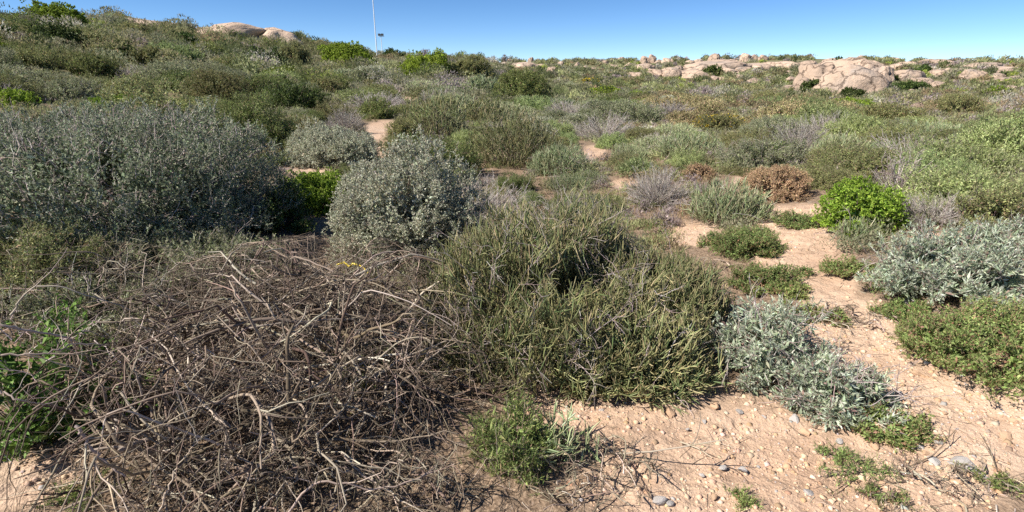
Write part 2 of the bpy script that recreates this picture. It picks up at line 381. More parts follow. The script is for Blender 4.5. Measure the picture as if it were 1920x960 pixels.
MAT = [((0.235, 0.319, 0.100), 4), ((0.319, 0.401, 0.143), 3), ((0.143, 0.201, 0.060), 3), ((0.335, 0.201, 0.127), 1.5)]
BLEACH = [((0.420, 0.347, 0.315), 4), ((0.504, 0.441, 0.410), 2), ((0.273, 0.221, 0.200), 3)]
LILAC = [((0.381, 0.338, 0.302), 4), ((0.471, 0.431, 0.388), 3), ((0.269, 0.222, 0.194), 2)]
BARK = [((0.220, 0.165, 0.130), 4), ((0.320, 0.250, 0.210), 3), ((0.130, 0.090, 0.070), 3)]
TWIGW = [((0.271, 0.214, 0.156), 4), ((0.407, 0.338, 0.252), 1.8), ((0.155, 0.120, 0.087), 4), ((0.087, 0.066, 0.048), 3)]
DEADW = [((0.356, 0.292, 0.219), 4), ((0.497, 0.424, 0.337), 2), ((0.216, 0.165, 0.122), 3.5), ((0.130, 0.095, 0.067), 3)]
YELLOW = [((0.75, 0.55, 0.03), 4), ((0.62, 0.48, 0.05), 2)]

def leafy(seed, rx, ry, h, pal_, shoots=1400, per=16, sl=0.16, ll=0.014, lw=0.006, ang=0.9, up=0.45, lump=0.22, mat=None,
          bark=BARK, holes=-0.25, depth=0.35, wood=70, twigs=0.35, bare=0, t0=0.1, jit=0.16, fold=0.25, flowers=0, low=0.0, bark_r=0.006, widest=0.5, nl=16, width=0.33, tuft=None, tcover=3.0, core=0.22):
    rng = rng_(seed); F = Acc(); W = Acc()
    area = 2*math.pi*((rx*ry)**0.5*(h+(rx*ry)**0.5)/2)
    if tuft is None: tuft = sl*0.62
    nt = int(np.clip(area/(math.pi*tuft*tuft)*tcover, 24, max(shoots//4, 25)))
    S, Nn, u = dome(rng, nt, rx, ry, h, lump, nl, seed, low, width)
    keep = (fbm(u*2.6+seed*1.7, 3, seed+5) > holes) | (rng.uniform(size=len(u)) < 0.08)
    S, Nn = S[keep], Nn[keep]; S = S*(1-depth*rng.uniform(0, 1, (len(S), 1))**1.5)
    ti = rng.integers(0, len(S), int(shoots*keep.mean())); n = len(ti); v = norm(rng.normal(size=(n, 3))+Nn[ti]*0.5)
    ts = tuft*rng.uniform(0.55, 1.3, len(S)); tc_ = 1+0.13*rng.normal(size=(len(S), 1))
    S = S[ti]+v*(ts[ti]*rng.uniform(0.4, 1, n))[:, None]; Nn = norm(Nn[ti]*0.7+v*0.8); S[:, 2] = np.maximum(S[:, 2], 0.01)
    tone = tc_[ti][:, 0]
    d = norm(Nn*(1-up)+A(0, 0, 1)*up+rng.normal(size=(n, 3))*0.3)
    L = sl*0.7*rng.uniform(0.6, 1.35, n); s0 = S-d*L[:, None]*0.75; s0[:, 2] = np.maximum(s0[:, 2], 0.01)
    P = walk(rng, s0, d, L, 3, 0.16)
    shade = tone*(1+0.08*rng.normal(size=n))
    s, dd, idx, t = spawn(rng, P, per, t0, 1.0, ang)
    C = pal(rng, pal_, len(s), jit)*shade[idx][:, None]
    sz = (1-0.35*np.abs(t-0.55))*rng.uniform(0.65, 1.25, len(s))
    z = s[:, 2] > 0.008
    leaves(F, s[z], dd[z], (ll*sz)[z], (lw*sz)[z], C[z], rng, fold, widest, Nn[idx][z])
    ck = rng.integers(0, n, int(len(s)*core)); cp = S[ck]*rng.uniform(0.55, 0.88, (len(ck), 1)); cp[:, 2] = np.maximum(cp[:, 2], 0.02)
    leaves(F, cp, norm(Nn[ck]*0.3+rng.normal(size=(len(ck), 3))), ll*2.0*rng.uniform(0.7, 1.3, len(ck)), lw*2.4, pal(rng, pal_, len(ck), jit), rng, fold, widest, Nn[ck])
    # twigs
    k = rng.uniform(size=n) < twigs
    tubes(W, P[k], np.repeat(A(bark_r*0.32, bark_r*0.26, bark_r*0.14)[None], k.sum(), 0), 3, pal(rng, bark, k.sum()))
    # limbs from the root to the shoots
    w = min(wood, n); sel = rng.choice(n, w, replace=False); e = s0[sel]; b = rng.normal(size=(w, 3))*A(rx, ry, 0)*0.10
    q = np.linspace(0, 1, 6)[None, :, None]; mid = b*0.4+e*A(0.55, 0.55, 0.30)
    Q = (1-q)**2*b[:, None]+2*q*(1-q)*mid[:, None]+q**2*e[:, None]+rng.normal(size=(w, 6, 3))*0.012*rx; Q[:, 0, 2] = -0.02
    tubes(W, Q, np.linspace(1, 0.35, 6)[None]*bark_r*rng.uniform(0.6, 1.4, (w, 1)), 4, pal(rng, bark, w))
    if bare:   # bare sticks standing out of the leaves
        S2, N2, _ = dome(rng, bare, rx, ry, h, lump, nl, seed, 0.1, width)
        dd2 = norm(N2+rng.normal(size=(bare, 3))*0.5); P2 = walk(rng, S2*0.82, dd2, sl*rng.uniform(0.8, 2.2, bare), 5, 0.25)
        tubes(W, P2, np.linspace(1, 0.3, 5)[None]*bark_r*0.45*np.ones((bare, 1)), 3, pal(rng, BLEACH, bare))
        s3, d3, _, _ = spawn(rng, P2, 3, 0.2, 0.9, 0.8); P3 = walk(rng, s3, d3, sl*rng.uniform(0.2, 0.7, len(s3)), 3, 0.3)
        tubes(W, P3, np.repeat(A(0.25, 0.2, 0.12)[None], len(s3), 0)*bark_r, 3, pal(rng, BLEACH, len(s3)))
    out = {'foliage': (F, mat or M_LEAF), 'branches': (W, M_TWIG)}
    if flowers:
        B = Acc(); S4, N4, _ = dome(rng, flowers, rx*1.03, ry*1.03, h*1.04, lump, nl, seed, 0.1, width)
        for _ in range(5): leaves(B, S4, norm(N4+rng.normal(size=(flowers, 3))*0.9), ll*1.2, ll*0.8, pal(rng, YELLOW, flowers), rng)
        out['blossoms'] = (B, M_PETAL)
    return out

def pencil(seed, rx, ry, h, pal_, shoots=1200, sl=0.16, r=0.0035, up=0.6, lump=0.15, holes=-0.4, depth=0.5, wood=90, bare=0, kids=2, sides=4, tipc=(0.33, 0.27, 0.14), spread=0.25, low=0.0):
    rng = rng_(seed); F = Acc(); W = Acc()
    S, Nn, u = dome(rng, shoots, rx, ry, h, lump, 14, seed, low)
    keep = (fbm(u*2.8+seed, 3, seed+5) > holes); S, Nn = S[keep], Nn[keep]; n = len(S)
    S = S*(1-depth*rng.uniform(0, 1, (n, 1))**1.6)*(1+0.16*rng.uniform(0, 1, (n, 1))**6)
    d = norm(Nn*(1-up)+A(0, 0, 1)*up+rng.normal(size=(n, 3))*spread)
    L = sl*rng.uniform(0.6, 1.4, n); s0 = S-d*L[:, None]*0.8; s0[:, 2] = np.maximum(s0[:, 2], 0.01)
    def put(P, rad, cc):
        m, k, _ = P.shape; f = np.array([0.8, 1.0, 1.0, 1.0, 0.45]) if k == 5 else np.linspace(1, 0.5, k)
        C = cc[:, None, :]*np.ones((m, k, 1)); tip = (rng.uniform(size=m) < 0.5)[:, None, None]*np.clip(np.linspace(-1.2, 1, k), 0, 1)[None, :, None]
        C = C*(1-0.7*tip)+np.array(tipc)*0.7*tip
        tubes(F, P, rad[:, None]*f[None], sides, C)
    P = walk(rng, s0, d, L, 5, 0.07, -0.04); rad = r*rng.uniform(0.75, 1.25, n); put(P, rad, pal(rng, pal_, n, 0.2))
    s, dd, idx, t = spawn(rng, P, kids, 0.1, 0.7, 0.55); Lk = L[idx]*rng.uniform(0.3, 0.75, len(s))
    put(walk(rng, s, dd, Lk, 5, 0.10, -0.10), rad[idx]*0.9, pal(rng, pal_, len(s), 0.2))
    w = min(wood, n); sel = rng.choice(n, w, replace=False); e = s0[sel]; b = rng.normal(size=(w, 3))*A(rx, ry, 0)*0.10
    q = np.linspace(0, 1, 6)[None, :, None]; mid = b*0.4+e*A(0.5, 0.5, 0.35)
    Q = (1-q)**2*b[:, None]+2*q*(1-q)*mid[:, None]+q**2*e[:, None]+rng.normal(size=(w, 6, 3))*0.01*rx; Q[:, 0, 2] = -0.02
    tubes(W, Q, np.linspace(1, 0.5, 6)[None]*r*1.7*rng.uniform(0.6, 1.3, (w, 1)), 4, pal(rng, BARK, w))
    if bare:
        S2, N2, _ = dome(rng, bare, rx, ry, h, lump, 14, seed, 0.2)
        P2 = walk(rng, S2*0.9, norm(N2*0.5+rng.normal(size=(bare, 3))*0.7), sl*rng.uniform(0.9, 2.4, bare), 6, 0.2)
        tubes(W, P2, np.linspace(1, 0.35, 6)[None]*r*0.8*np.ones((bare, 1)), 3, pal(rng, BLEACH, bare))
        s3, d3, _, _ = spawn(rng, P2, 4, 0.2, 0.95, 0.8); P3 = walk(rng, s3, d3, sl*rng.uniform(0.2, 0.8, len(s3)), 4, 0.25)
        tubes(W, P3, np.linspace(0.5, 0.25, 4)[None]*r*np.ones((len(s3), 1)), 3, pal(rng, BLEACH, len(s3)))
    return {'foliage': (F, M_SUCC), 'branches': (W, M_TWIG)}

def twiggy(seed, rx, ry, h, pal_, n=160, r=0.004, wob=0.12, kids=5, fine=True, mat=None, up=0.5, lump=0.2, kl=0.4):
    """bare or near-bare bush: stems rising from the root, forking twice"""
    rng = rng_(seed); W = Acc(); F = Acc()
    S, Nn, u = dome(rng, n, rx, ry, h, lump, 12, seed, 0.08)
    b = rng.normal(size=(n, 3))*A(rx, ry, 0)*0.12; q = np.linspace(0, 1, 7)[None, :, None]; mid = b*0.5+S*A(0.55, 0.55, 0.2+0.3*(1-up))
    Q = (1-q)**2*b[:, None]+2*q*(1-q)*mid[:, None]+q**2*S[:, None]
    Q[:, 1:] += np.cumsum(rng.normal(size=(n, 6, 3)), 1)*wob*0.06*rx; Q[:, :, 2] = np.maximum(Q[:, :, 2], 0.004)
    C = pal(rng, pal_, n); tubes(W, Q, np.linspace(1, 0.35, 7)[None]*r*rng.uniform(0.6, 1.3, (n, 1)), 4, C)
    s, d, idx, t = spawn(rng, Q, kids, 0.35, 0.98, 0.6); L = kl*h*rng.uniform(0.25, 0.9, len(s))
    P = walk(rng, s, norm(d+A(0, 0, 0.25)), L, 5, wob); P[:, :, 2] = np.maximum(P[:, :, 2], 0.004)
    tubes(F, P, np.linspace(0.55, 0.22, 5)[None]*r*np.ones((len(s), 1)), 3, pal(rng, pal_, len(s)))
    if fine:
        s2, d2, _, _ = spawn(rng, P, 4, 0.2, 1.0, 0.8); P2 = walk(rng, s2, norm(d2+A(0, 0, 0.2)), L.repeat(4)*rng.uniform(0.2, 0.5, len(s2)), 3, wob)
        P2[:, :, 2] = np.maximum(P2[:, :, 2], 0.004)
        tubes(F, P2, np.linspace(0.3, 0.15, 3)[None]*r*np.ones((len(s2), 1)), 3, pal(rng, pal_, len(s2)))
    return {'branches': (W, M_TWIG), 'twigs': (F, mat or M_TWIG)}

PART_OBJ = {}
def assemble(name, label, cat, loc, parts, rz=0, group=None, scale=None, order=None):
    t = thing(name, label, cat, loc, rz, group)
    for k, v in parts.items():
        me = v if isinstance(v, bpy.types.Mesh) else v[0].mesh(name+'_'+k, v[1], v[1] in (M_SUCC, M_TWIG))
        link(k, me, t)
    if scale is not None: t.scale = scale
    return t

# style table: (name, builder for a bush of given size, colour words)
def style(kind, seed, rx, ry, h, dist, q=1.0):
    """leaf sizes grow a little with distance so that leaves never drop far below a picture pixel"""
    px = dist/533.0                     # size of a render pixel there
    def S(s): return max(s, px*(0.65 if s > 0.0065 else 0.42))
    A_ = (rx*ry)**0.5*(rx+ry+2*h)*1.6    # rough outer surface, m2
    def cnt(area_each, cover, per): return int(np.clip(A_*cover/area_each/per, 60, 9000)*q*(2 if dist > 30 else 1))
    if kind == 'silver':
        l, w = S(0.016), S(0.0085); return leafy(seed, rx, ry, h, SILVER, cnt(l*w*0.5, 3.2, 16), 16, max(0.10, l*5), l, w, 0.95, 0.35, 0.17, M_SILVER, holes=-0.7, bare=int(40*q), width=0.25, nl=26)
    if kind == 'laxsilver':
        l, w = S(0.030), S(0.006); return leafy(seed, rx, ry, h, [((0.41, 0.465, 0.335), 4), ((0.52, 0.57, 0.45), 3), ((0.28, 0.34, 0.21), 3), ((0.30, 0.21, 0.17), 1.4)], cnt(l*w*0.5, 2.0, 18), 18, max(0.13, l*4), l, w, 0.8, 0.3, 0.24, M_SILVER, LILAC, holes=-0.16, depth=0.45, wood=80, bare=int(60*q), twigs=0.5)
    if kind == 'greygreen':
        l, w = S(0.018), S(0.006); return leafy(seed, rx, ry, h, GREYGREEN, cnt(l*w*0.5, 2.0, 14), 14, max(0.13, l*5), l, w, 0.8, 0.45, 0.25, M_SILVER, LILAC, bare=int(60*q), twigs=0.5)
    if kind == 'needle':
        l, w = S(0.022), S(0.0035); return leafy(seed, rx, ry, h, NEEDLE, cnt(l*w*0.5, 2.0, 18), 18, max(0.14, l*5), l, w, 0.65, 0.6, 0.22, M_LEAF)
    if kind == 'olive':
        l, w = S(0.014), S(0.006); return leafy(seed, rx, ry, h, OLIVE, cnt(l*w*0.5, 2.2, 14), 14, max(0.12, l*5), l, w, 0.8, 0.5, 0.25, M_LEAF)
    if kind == 'pale':
        l, w = S(0.03), S(0.0045); return leafy(seed, rx, ry, h, PALEGREEN, cnt(l*w*0.5, 1.8, 14), 14, max(0.18, l*4), l, w, 0.5, 0.7, 0.2, M_LEAF)
    if kind == 'bright':
        l, w = S(0.016), S(0.010); return leafy(seed, rx, ry, h, BRIGHT, cnt(l*w*0.5, 2.6, 18), 18, max(0.07, l*3.4), l, w, 1.1, 0.4, 0.26, M_LEAF, nl=34, width=0.18, depth=0.15, t0=0.35, twigs=0.1, holes=-0.7)
    if kind == 'rust':
        l, w = S(0.012), S(0.004); return leafy(seed, rx, ry, h, RUST, cnt(l*w*0.5, 2.2, 16), 16, max(0.08, l*4), l, w, 1.1, 0.4, 0.12, M_TWIG, RUST, depth=0.2)
    if kind == 'dark':
        l, w = S(0.022), S(0.011); return leafy(seed, rx, ry, h, DARK, cnt(l*w*0.5, 2.6, 16), 16, max(0.16, l*4), l, w, 0.9, 0.4, 0.3, M_LEAF, bark_r=0.012, nl=26, width=0.25)
    if kind == 'reed':
        l, w = S(0.07), S(0.003); return leafy(seed, rx, ry, h, REED, cnt(l*w*0.5, 1.7, 8), 8, max(0.25, l*2), l, w, 0.3, 0.85, 0.15, M_TWIG, twigs=0.8)
    if kind == 'mat':
        l, w = S(0.014), S(0.005); return leafy(seed, rx, ry, h, MAT, cnt(l*w*0.5, 2.2, 14), 14, max(0.07, l*4), l, w, 0.9, 0.35, 0.3, M_LEAF, RUST, holes=-0.2, bark_r=0.004, twigs=0.6)
    if kind == 'broad':
        l, w = S(0.024), S(0.012); return leafy(seed, rx, ry, h, BROAD, cnt(l*w*0.5, 1.3, 9), 9, 0.12, l, w, 1.0, 0.4, 0.3, M_LEAF, DEADW, holes=-0.1, depth=0.6, bare=int(40*q))
    if kind == 'yellow':
        l, w = S(0.02), S(0.008); return leafy(seed, rx, ry, h, OLIVE, cnt(l*w*0.5, 2.0, 14), 14, 0.13, l, w, 0.8, 0.5, 0.2, M_LEAF, flowers=int(140*q))
    if kind in ('pencil', 'pencilpale'):
        r = max(0.0036, px*0.24); n = int(np.clip(A_*560*(0.0036/r)**0.9, 120, 3600)*q)
        return pencil(seed, rx, ry, h, PENCIL if kind == 'pencil' else PENCIL_PALE, n, max(0.15, r*22), r, bare=int(14*q), sides=4 if dist < 7 else 3)
    if kind == 'bleached':
        r = max(0.004, px*0.25); return twiggy(seed, rx, ry, h, LILAC, int(190*q), r, 0.14)
    if kind == 'bare':
        r = max(0.006, px*0.3); return twiggy(seed, rx, ry, h, BLEACH, int(60*q), r, 0.25, 4)
    raise ValueError(kind)

WORDS = {'silver': 'silver grey', 'laxsilver': 'pale silvery', 'greygreen': 'dull grey green', 'needle': 'fine leaved green', 'olive': 'olive green', 'pale': 'pale green',
         'bright': 'bright green', 'rust': 'rust brown', 'dark': 'dark green', 'reed': 'brownish reedy', 'mat': 'low green', 'broad': 'leafy green', 'yellow': 'yellow flecked',
         'pencil': 'dark stick-stemmed', 'pencilpale': 'pale stick-stemmed', 'bleached': 'bare lilac grey', 'bare': 'bleached bare'}
NAMES = {'pencil': 'succulent_bush', 'pencilpale': 'succulent_bush', 'bleached': 'dry_bush', 'bare': 'dead_bush', 'mat': 'low_shrub', 'reed': 'reed_tuft'}
CATS = {'pencil': 'succulent bush', 'pencilpale': 'succulent bush', 'bleached': 'dry bush', 'bare': 'dead bush', 'mat': 'low shrub', 'reed': 'reed tuft'}

# ------------------------------------------------------------------ the shrubs one can pick out
# kind, centre px, front-base py, half width px, top py, depth ratio, label, short name for neighbours
HERO = [
 ('greygreen', 330, 560, 235, 425, 0.6, 'dusky low twiggy shrub between the huge grey green shrub and the brush heap', 'dusky low shrub'),
 ('greygreen', 190, 660, 150, 520, 0.6, 'dim twiggy growth between the leafy plant and the dusky low shrub', 'dim twiggy growth'),
 ('olive', 40, 600, 170, 440, 0.7, 'dull green shrub at the left edge behind the dead tangle', 'dull green edge shrub'),
 ('silver', 778, 525, 165, 292, 0.8, 'dense rounded silver grey shrub left of the big stick-stemmed bush', 'rounded silver shrub'),
 ('silver', 625, 318, 88, 240, 0.9, 'low silver grey shrub beside the orange sand path at the upper left', 'low silver shrub'),
 ('needle', 968, 900, 74, 756, 0.9, 'small fresh green needle leaved bush at the bottom beside the dead brush', 'small needle leaved bush'),
 ('broad', 100, 860, 175, 565, 0.7, 'leafy bright green plant growing through the dead branches at bottom left', 'leafy plant in the brush'),
 ('laxsilver', 1430, 735, 120, 572, 0.9, 'sprawling silvery shrub at the right foot of the big stick-stemmed bush', 'sprawling silvery shrub'),
 ('laxsilver', 1560, 805, 112, 668, 0.8, 'lower silvery shrub trailing over the stony sand edge', 'trailing silvery shrub'),
 ('mat', 1650, 835, 72, 765, 0.8, 'small green mat at the tip of the trailing silvery shrub', 'green mat on the sand edge'),
 ('laxsilver', 1775, 585, 190, 428, 0.7, 'wide silvery white shrub with mauve twigs at the right edge', 'wide silvery shrub'),
 ('mat', 1830, 725, 165, 575, 0.8, 'thick low green shrub spilling onto the sand at the right edge', 'thick low green shrub'),
 ('bright', 1605, 445, 76, 336, 0.8, 'vivid lime green rounded bush standing beside the sand path', 'lime green bush'),
 ('pencilpale', 1600, 455, 36, 408, 0.9, 'small stick-stemmed plant in front of the lime green bush', 'stick plant by the lime bush'),
 ('rust', 1446, 382, 66, 305, 0.9, 'rust brown cushion shaped bush at the head of the sand path', 'rust brown cushion bush'),
 ('bleached', 1745, 432, 72, 360, 0.8, 'round bare grey twiggy bush right of the lime green bush', 'grey twiggy bush'),
 ('olive', 1862, 440, 66, 345, 0.8, 'olive green bush above the wide silvery shrub near the right edge', 'olive bush at the right'),
 ('pencilpale', 1365, 428, 82, 336, 0.8, 'pale stick-stemmed bush left of the rust brown cushion bush', 'pale stick-stemmed bush'),
 ('bleached', 1232, 395, 56, 318, 0.9, 'pale lilac bare twig bush just behind the big stick-stemmed bush', 'pale lilac twig bush'),
 ('pale', 1195, 332, 40, 300, 0.8, 'small bright green bush behind the tip of the big stick-stemmed bush', 'small bright bush'),
 ('mat', 1400, 490, 72, 424, 0.9, 'flat green herb patch on the sand below the pale stick-stemmed bush', 'flat herb patch'),
 ('mat', 1425, 556, 62, 488, 0.9, 'dark green mat in the shadow right of the big stick-stemmed bush', 'shadowed green mat'),
 ('mat', 1500, 432, 42, 398, 0.7, 'narrow strip of low green growth across the sand path', 'green strip on the path'),
 ('mat', 1502, 520, 16, 497, 0.9, 'tiny bright green tuft alone on the sand path', 'tiny tuft on the path'),
 ('mat', 1563, 612, 18, 578, 0.9, 'tiny dark green tuft on the sand right of the sprawling silvery shrub', 'tiny dark tuft'),
 ('greygreen', 1425, 322, 78, 262, 0.8, 'grey green bush directly behind the rust brown cushion bush', 'bush behind the cushion'),
 ('bare', 1680, 372, 52, 290, 0.8, 'bleached dead shrub with sticks spread out behind the lime green bush', 'bleached dead shrub'),
 ('laxsilver', 1905, 478, 42, 400, 0.8, 'silvery bush cut by the right edge above the wide silvery shrub', 'silvery bush at the edge'),
 ('pencil', 965, 318, 92, 212, 0.8, 'grey stick-stemmed bush with bare purple twigs behind the rounded silver shrub', 'grey stick-stemmed bush'),
 ('pencilpale', 1045, 332, 62, 268, 0.8, 'fresh green stick-stemmed bush beyond the big stick-stemmed bush', 'fresh stick-stemmed bush'),
 ('pencil', 812, 268, 66, 184, 0.8, 'dark upright stick-stemmed bush right of the orange sand path', 'dark upright bush'),
 ('olive', 752, 268, 28, 218, 0.9, 'small round olive bush on the edge of the orange sand path', 'small olive bush'),
 ('needle', 702, 224, 36, 184, 0.9, 'compact green bush at the top end of the orange sand path', 'compact bush above the path'),
 ('needle', 482, 282, 78, 198, 0.8, 'dark green fine leaved bush above the huge grey green shrub', 'dark bush above the grey shrub'),
 ('dark', 552, 212, 66, 148, 0.8, 'dark shaded bush left of the orange sand path on the slope', 'dark shaded bush'),
 ('olive', 412, 195, 60, 130, 0.8, 'rounded olive bush on the left slope with a shaded right side', 'rounded olive bush on the slope'),
 ('bleached', 652, 252, 38, 206, 0.9, 'bare mauve twig bush behind the low silver shrub', 'mauve twig bush'),
 ('bright', 612, 404, 82, 316, 0.8, 'bright green shrub in the gap between the two big grey shrubs', 'bright shrub in the gap'),
 ('dark', 530, 440, 62, 352, 0.8, 'dark green shrub in the shaded hollow beside the huge grey green shrub', 'dark shrub in the hollow'),
 ('bright', 105, 60, 56, 9, 0.7, 'big rounded green bush standing on the skyline at the far left', 'skyline bush'),
 ('dark', 112, 96, 48, 52, 0.8, 'dark bush just below the big skyline bush', 'dark bush under the skyline bush'),
 ('bright', 655, 132, 48, 82, 0.7, 'yellow green bushy crown on the skyline left of the tall masts', 'yellow green skyline bush'),
 ('dark', 738, 118, 21, 93, 0.8, 'small dark rounded bush on the skyline right of the masts', 'small dark skyline bush'),
 ('bright', 800, 152, 50, 104, 0.7, 'pale yellow green bush on the skyline right of the small dark one', 'pale skyline bush'),
 ('olive', 872, 156, 46, 110, 0.7, 'brownish olive bush right of the pale yellow green skyline bush', 'brown olive bush'),
 ('needle', 975, 192, 56, 130, 0.8, 'tall mid green bush with a dark right flank in the middle distance', 'tall mid green bush'),
 ('yellow', 1105, 163, 17, 147, 0.8, 'distant bush covered in yellow flowers below the low ridge', 'yellow flowering bush'),
 ('bright', 1140, 185, 32, 163, 0.8, 'yellow green bush just right of the yellow flowering bush', 'bush by the yellow flowers'),
 ('yellow', 1345, 246, 48, 214, 0.7, 'sprawling bush dotted with small yellow flowers in the scrub', 'yellow dotted bush'),
 ('dark', 1530, 180, 28, 150, 0.8, 'dark green bush against the lower left of the great boulder', 'dark bush against the boulder'),
 ('dark', 1335, 142, 17, 123, 0.8, 'dark bush growing on the long pink rock slab', 'dark bush on the slab'),
 ('dark', 1597, 182, 22, 166, 0.8, 'low dark bush in front of the great boulder', 'low bush before the boulder'),
 ('dark', 1568, 132, 13, 106, 0.8, 'dark bush wedged on top of the great boulder outcrop', 'bush on the boulder top'),
 ('dark', 1668, 156, 13, 139, 0.8, 'dark bush at the right end of the great boulder outcrop', 'bush at the boulder end'),
 ('dark', 1700, 174, 42, 156, 0.6, 'long dark bush at the foot of the boulders right of the great one', 'long dark bush'),
 ('dark', 1730, 142, 20, 124, 0.7, 'dark bush above the long dark bush among the boulders', 'dark bush among boulders'),
 ('olive', 1800, 215, 40, 181, 0.7, 'wide olive brown bush in the scrub at the far right', 'wide olive brown bush'),
 ('bright', 1865, 186, 24, 164, 0.7, 'yellow green bush on the slope near the right edge', 'yellow green right bush'),
 ('pale', 335, 122, 48, 82, 0.7, 'light yellow green bush high on the left slope', 'light bush on the left slope'),
 ('rust', 1310, 338, 30, 306, 0.8, 'small brown dried bush left of the grey green bush', 'small brown dried bush'),
 ('bright', 30, 205, 36, 165, 0.8, 'bright green low bush at the left edge above the huge grey green shrub', 'bright bush at the left edge'),
 ('pencilpale', 1285, 300, 66, 244, 0.8, 'broad pale stick-stemmed bush behind the small brown dried bush', 'broad pale stick bush'),
 ('mat', 1345, 470, 40, 440, 0.7, 'feathery green patch at the left border of the sand path', 'patch at the path border'),
 ('mat', 1600, 520, 55, 488, 0.6, 'thin green growth spreading left from the wide silvery shrub', 'thin growth on the path'),
 ('mat', 1480, 560, 40, 530, 0.7, 'olive mat in the middle of the sand path below the tiny bright tuft', 'olive mat on the path'),
 ('mat', 1690, 600, 50, 560, 0.6, 'reddish green mat under the left end of the wide silvery shrub', 'reddish green mat'),
 ('mat', 1500, 610, 40, 565, 0.7, 'dry green sprigs behind the sprawling silvery shrub', 'dry green sprigs'),
 ('olive', 292, 128, 42, 92, 0.8, 'middle sized olive bush high on the left slope under the light bush', 'high olive bush'),
 ('dark', 232, 118, 34, 84, 0.8, 'dark bush left of the light bush high on the left slope', 'high dark bush'),
 ('needle', 180, 148, 46, 102, 0.8, 'green bush on the left slope below the dark skyline bush', 'green slope bush'),
 ('olive', 60, 132, 48, 88, 0.8, 'broad olive bush near the left edge below the skyline', 'broad edge bush'),
 ('dark', 22, 84, 26, 50, 0.8, 'dark bush on the skyline slope touching the left edge', 'dark edge bush'),
 ('greygreen', 130, 196, 52, 148, 0.8, 'grey green bush on the left slope above the huge grey green shrub', 'grey slope bush'),
 ('olive', 262, 190, 50, 142, 0.8, 'dull olive bush in the middle of the left slope', 'dull olive slope bush'),
 ('needle', 345, 176, 44, 134, 0.8, 'dark flanked green bush left of the rounded olive bush', 'dark flanked bush'),
 ('olive', 442, 140, 36, 104, 0.8, 'round olive bush below the middle granite sheet', 'bush below the granite sheet'),
 ('needle', 395, 112, 30, 84, 0.8, 'small green bush right of the light bush high on the slope', 'small high green bush'),
 ('dark', 500, 128, 34, 96, 0.8, 'dark bush below the rounded granite nose', 'dark bush below the granite nose'),
 ('olive', 556, 134, 36, 90, 0.8, 'olive bush standing left of the yellow green skyline bush', 'olive bush near the skyline'),
 ('needle', 480, 186, 44, 146, 0.8, 'green bush between the rounded olive bush and the dark shaded bush', 'green middle slope bush'),
 ('olive', 612, 178, 34, 144, 0.8, 'small olive bush right of the dark shaded bush', 'small olive slope bush'),
 ('greygreen', 690, 168, 40, 132, 0.8, 'grey bush below the yellow green skyline bush', 'grey bush under the skyline'),
 ('dark', 345, 82, 24, 62, 0.7, 'low dark bush beside the concrete block', 'bush by the concrete block'),
 ('olive', 250, 66, 30, 47, 0.7, 'low olive bush just under the left hilltop skyline', 'hilltop olive bush'),
 ('pencil', 905, 232, 44, 184, 0.8, 'greyish upright bush right of the dark upright bush', 'greyish upright bush'),
 ('greygreen', 1190, 232, 50, 196, 0.8, 'pale grey bush in the centre of the scrub', 'pale grey centre bush'),
 ('pencilpale', 905, 182, 40, 148, 0.8, 'light green stick bush left of the tall mid green bush', 'light green stick bush'),
 ('bleached', 1130, 262, 56, 218, 0.8, 'mauve grey twig bush in the scrub behind the fresh stick-stemmed bush', 'mauve grey twig bush'),
]
footprints = []; landmarks = []
def fit(px, py, hw, top, ratio):
    g = ground_at(px, py); dist = math.hypot(g[0], g[1]); depth = g[1]*CT-(g[2]-CAMZ)*ST
    rx = hw/FPX*depth; ry = rx*ratio; u = norm(A(g[0], g[1]))
    c = g[:2]+u*ry*(0.9 if dist < 40 else 0.3); z = float(height(c[0], c[1]))
    d = raydir(px, top); cc = c+u*ry*0.25
    t = np.hypot(*cc)/math.hypot(d[0], d[1]); h = CAMZ+d[2]*t-z
    return c, z, rx, ry, max(h, 0.12*rx), dist
for i, (kind, px, py, hw, top, ratio, label, short) in enumerate(HERO):
    c, z, rx, ry, h, dist = fit(px, py, hw, top, ratio)
    if dist < 40: h = min(h, rx*2.2)
    parts = style(kind, 100+i*7, rx, ry, h, dist)
    assemble(NAMES.get(kind, 'shrub'), label, CATS.get(kind, 'shrub'), (c[0], c[1], z-0.01), parts)
    footprints.append((c[0], c[1], max(rx, ry)))
    if dist > 5: landmarks.append((px, py, short))

assemble('shrub', 'huge grey green twiggy shrub filling the left side behind the dead brush', 'shrub', (-3.6, 4.65, float(height(-3.6, 4.65))-0.03),
         leafy(61, 1.58, 1.45, 0.97, [((0.27, 0.315, 0.20), 4), ((0.40, 0.42, 0.31), 3), ((0.17, 0.215, 0.11), 3), ((0.34, 0.28, 0.24), 1.2)], 12000, 15, 0.15, 0.022, 0.009, 0.8, 0.4, 0.26, M_SILVER, LILAC, tuft=0.10, holes=-0.6, depth=0.25, wood=200, twigs=0.35, bare=480, bark_r=0.0085, nl=34, width=0.2))
footprints += [(-3.9, 5.2, 2.3), (-3.0, 4.6, 1.6)]; landmarks.append((265, 330, 'huge grey green shrub'))
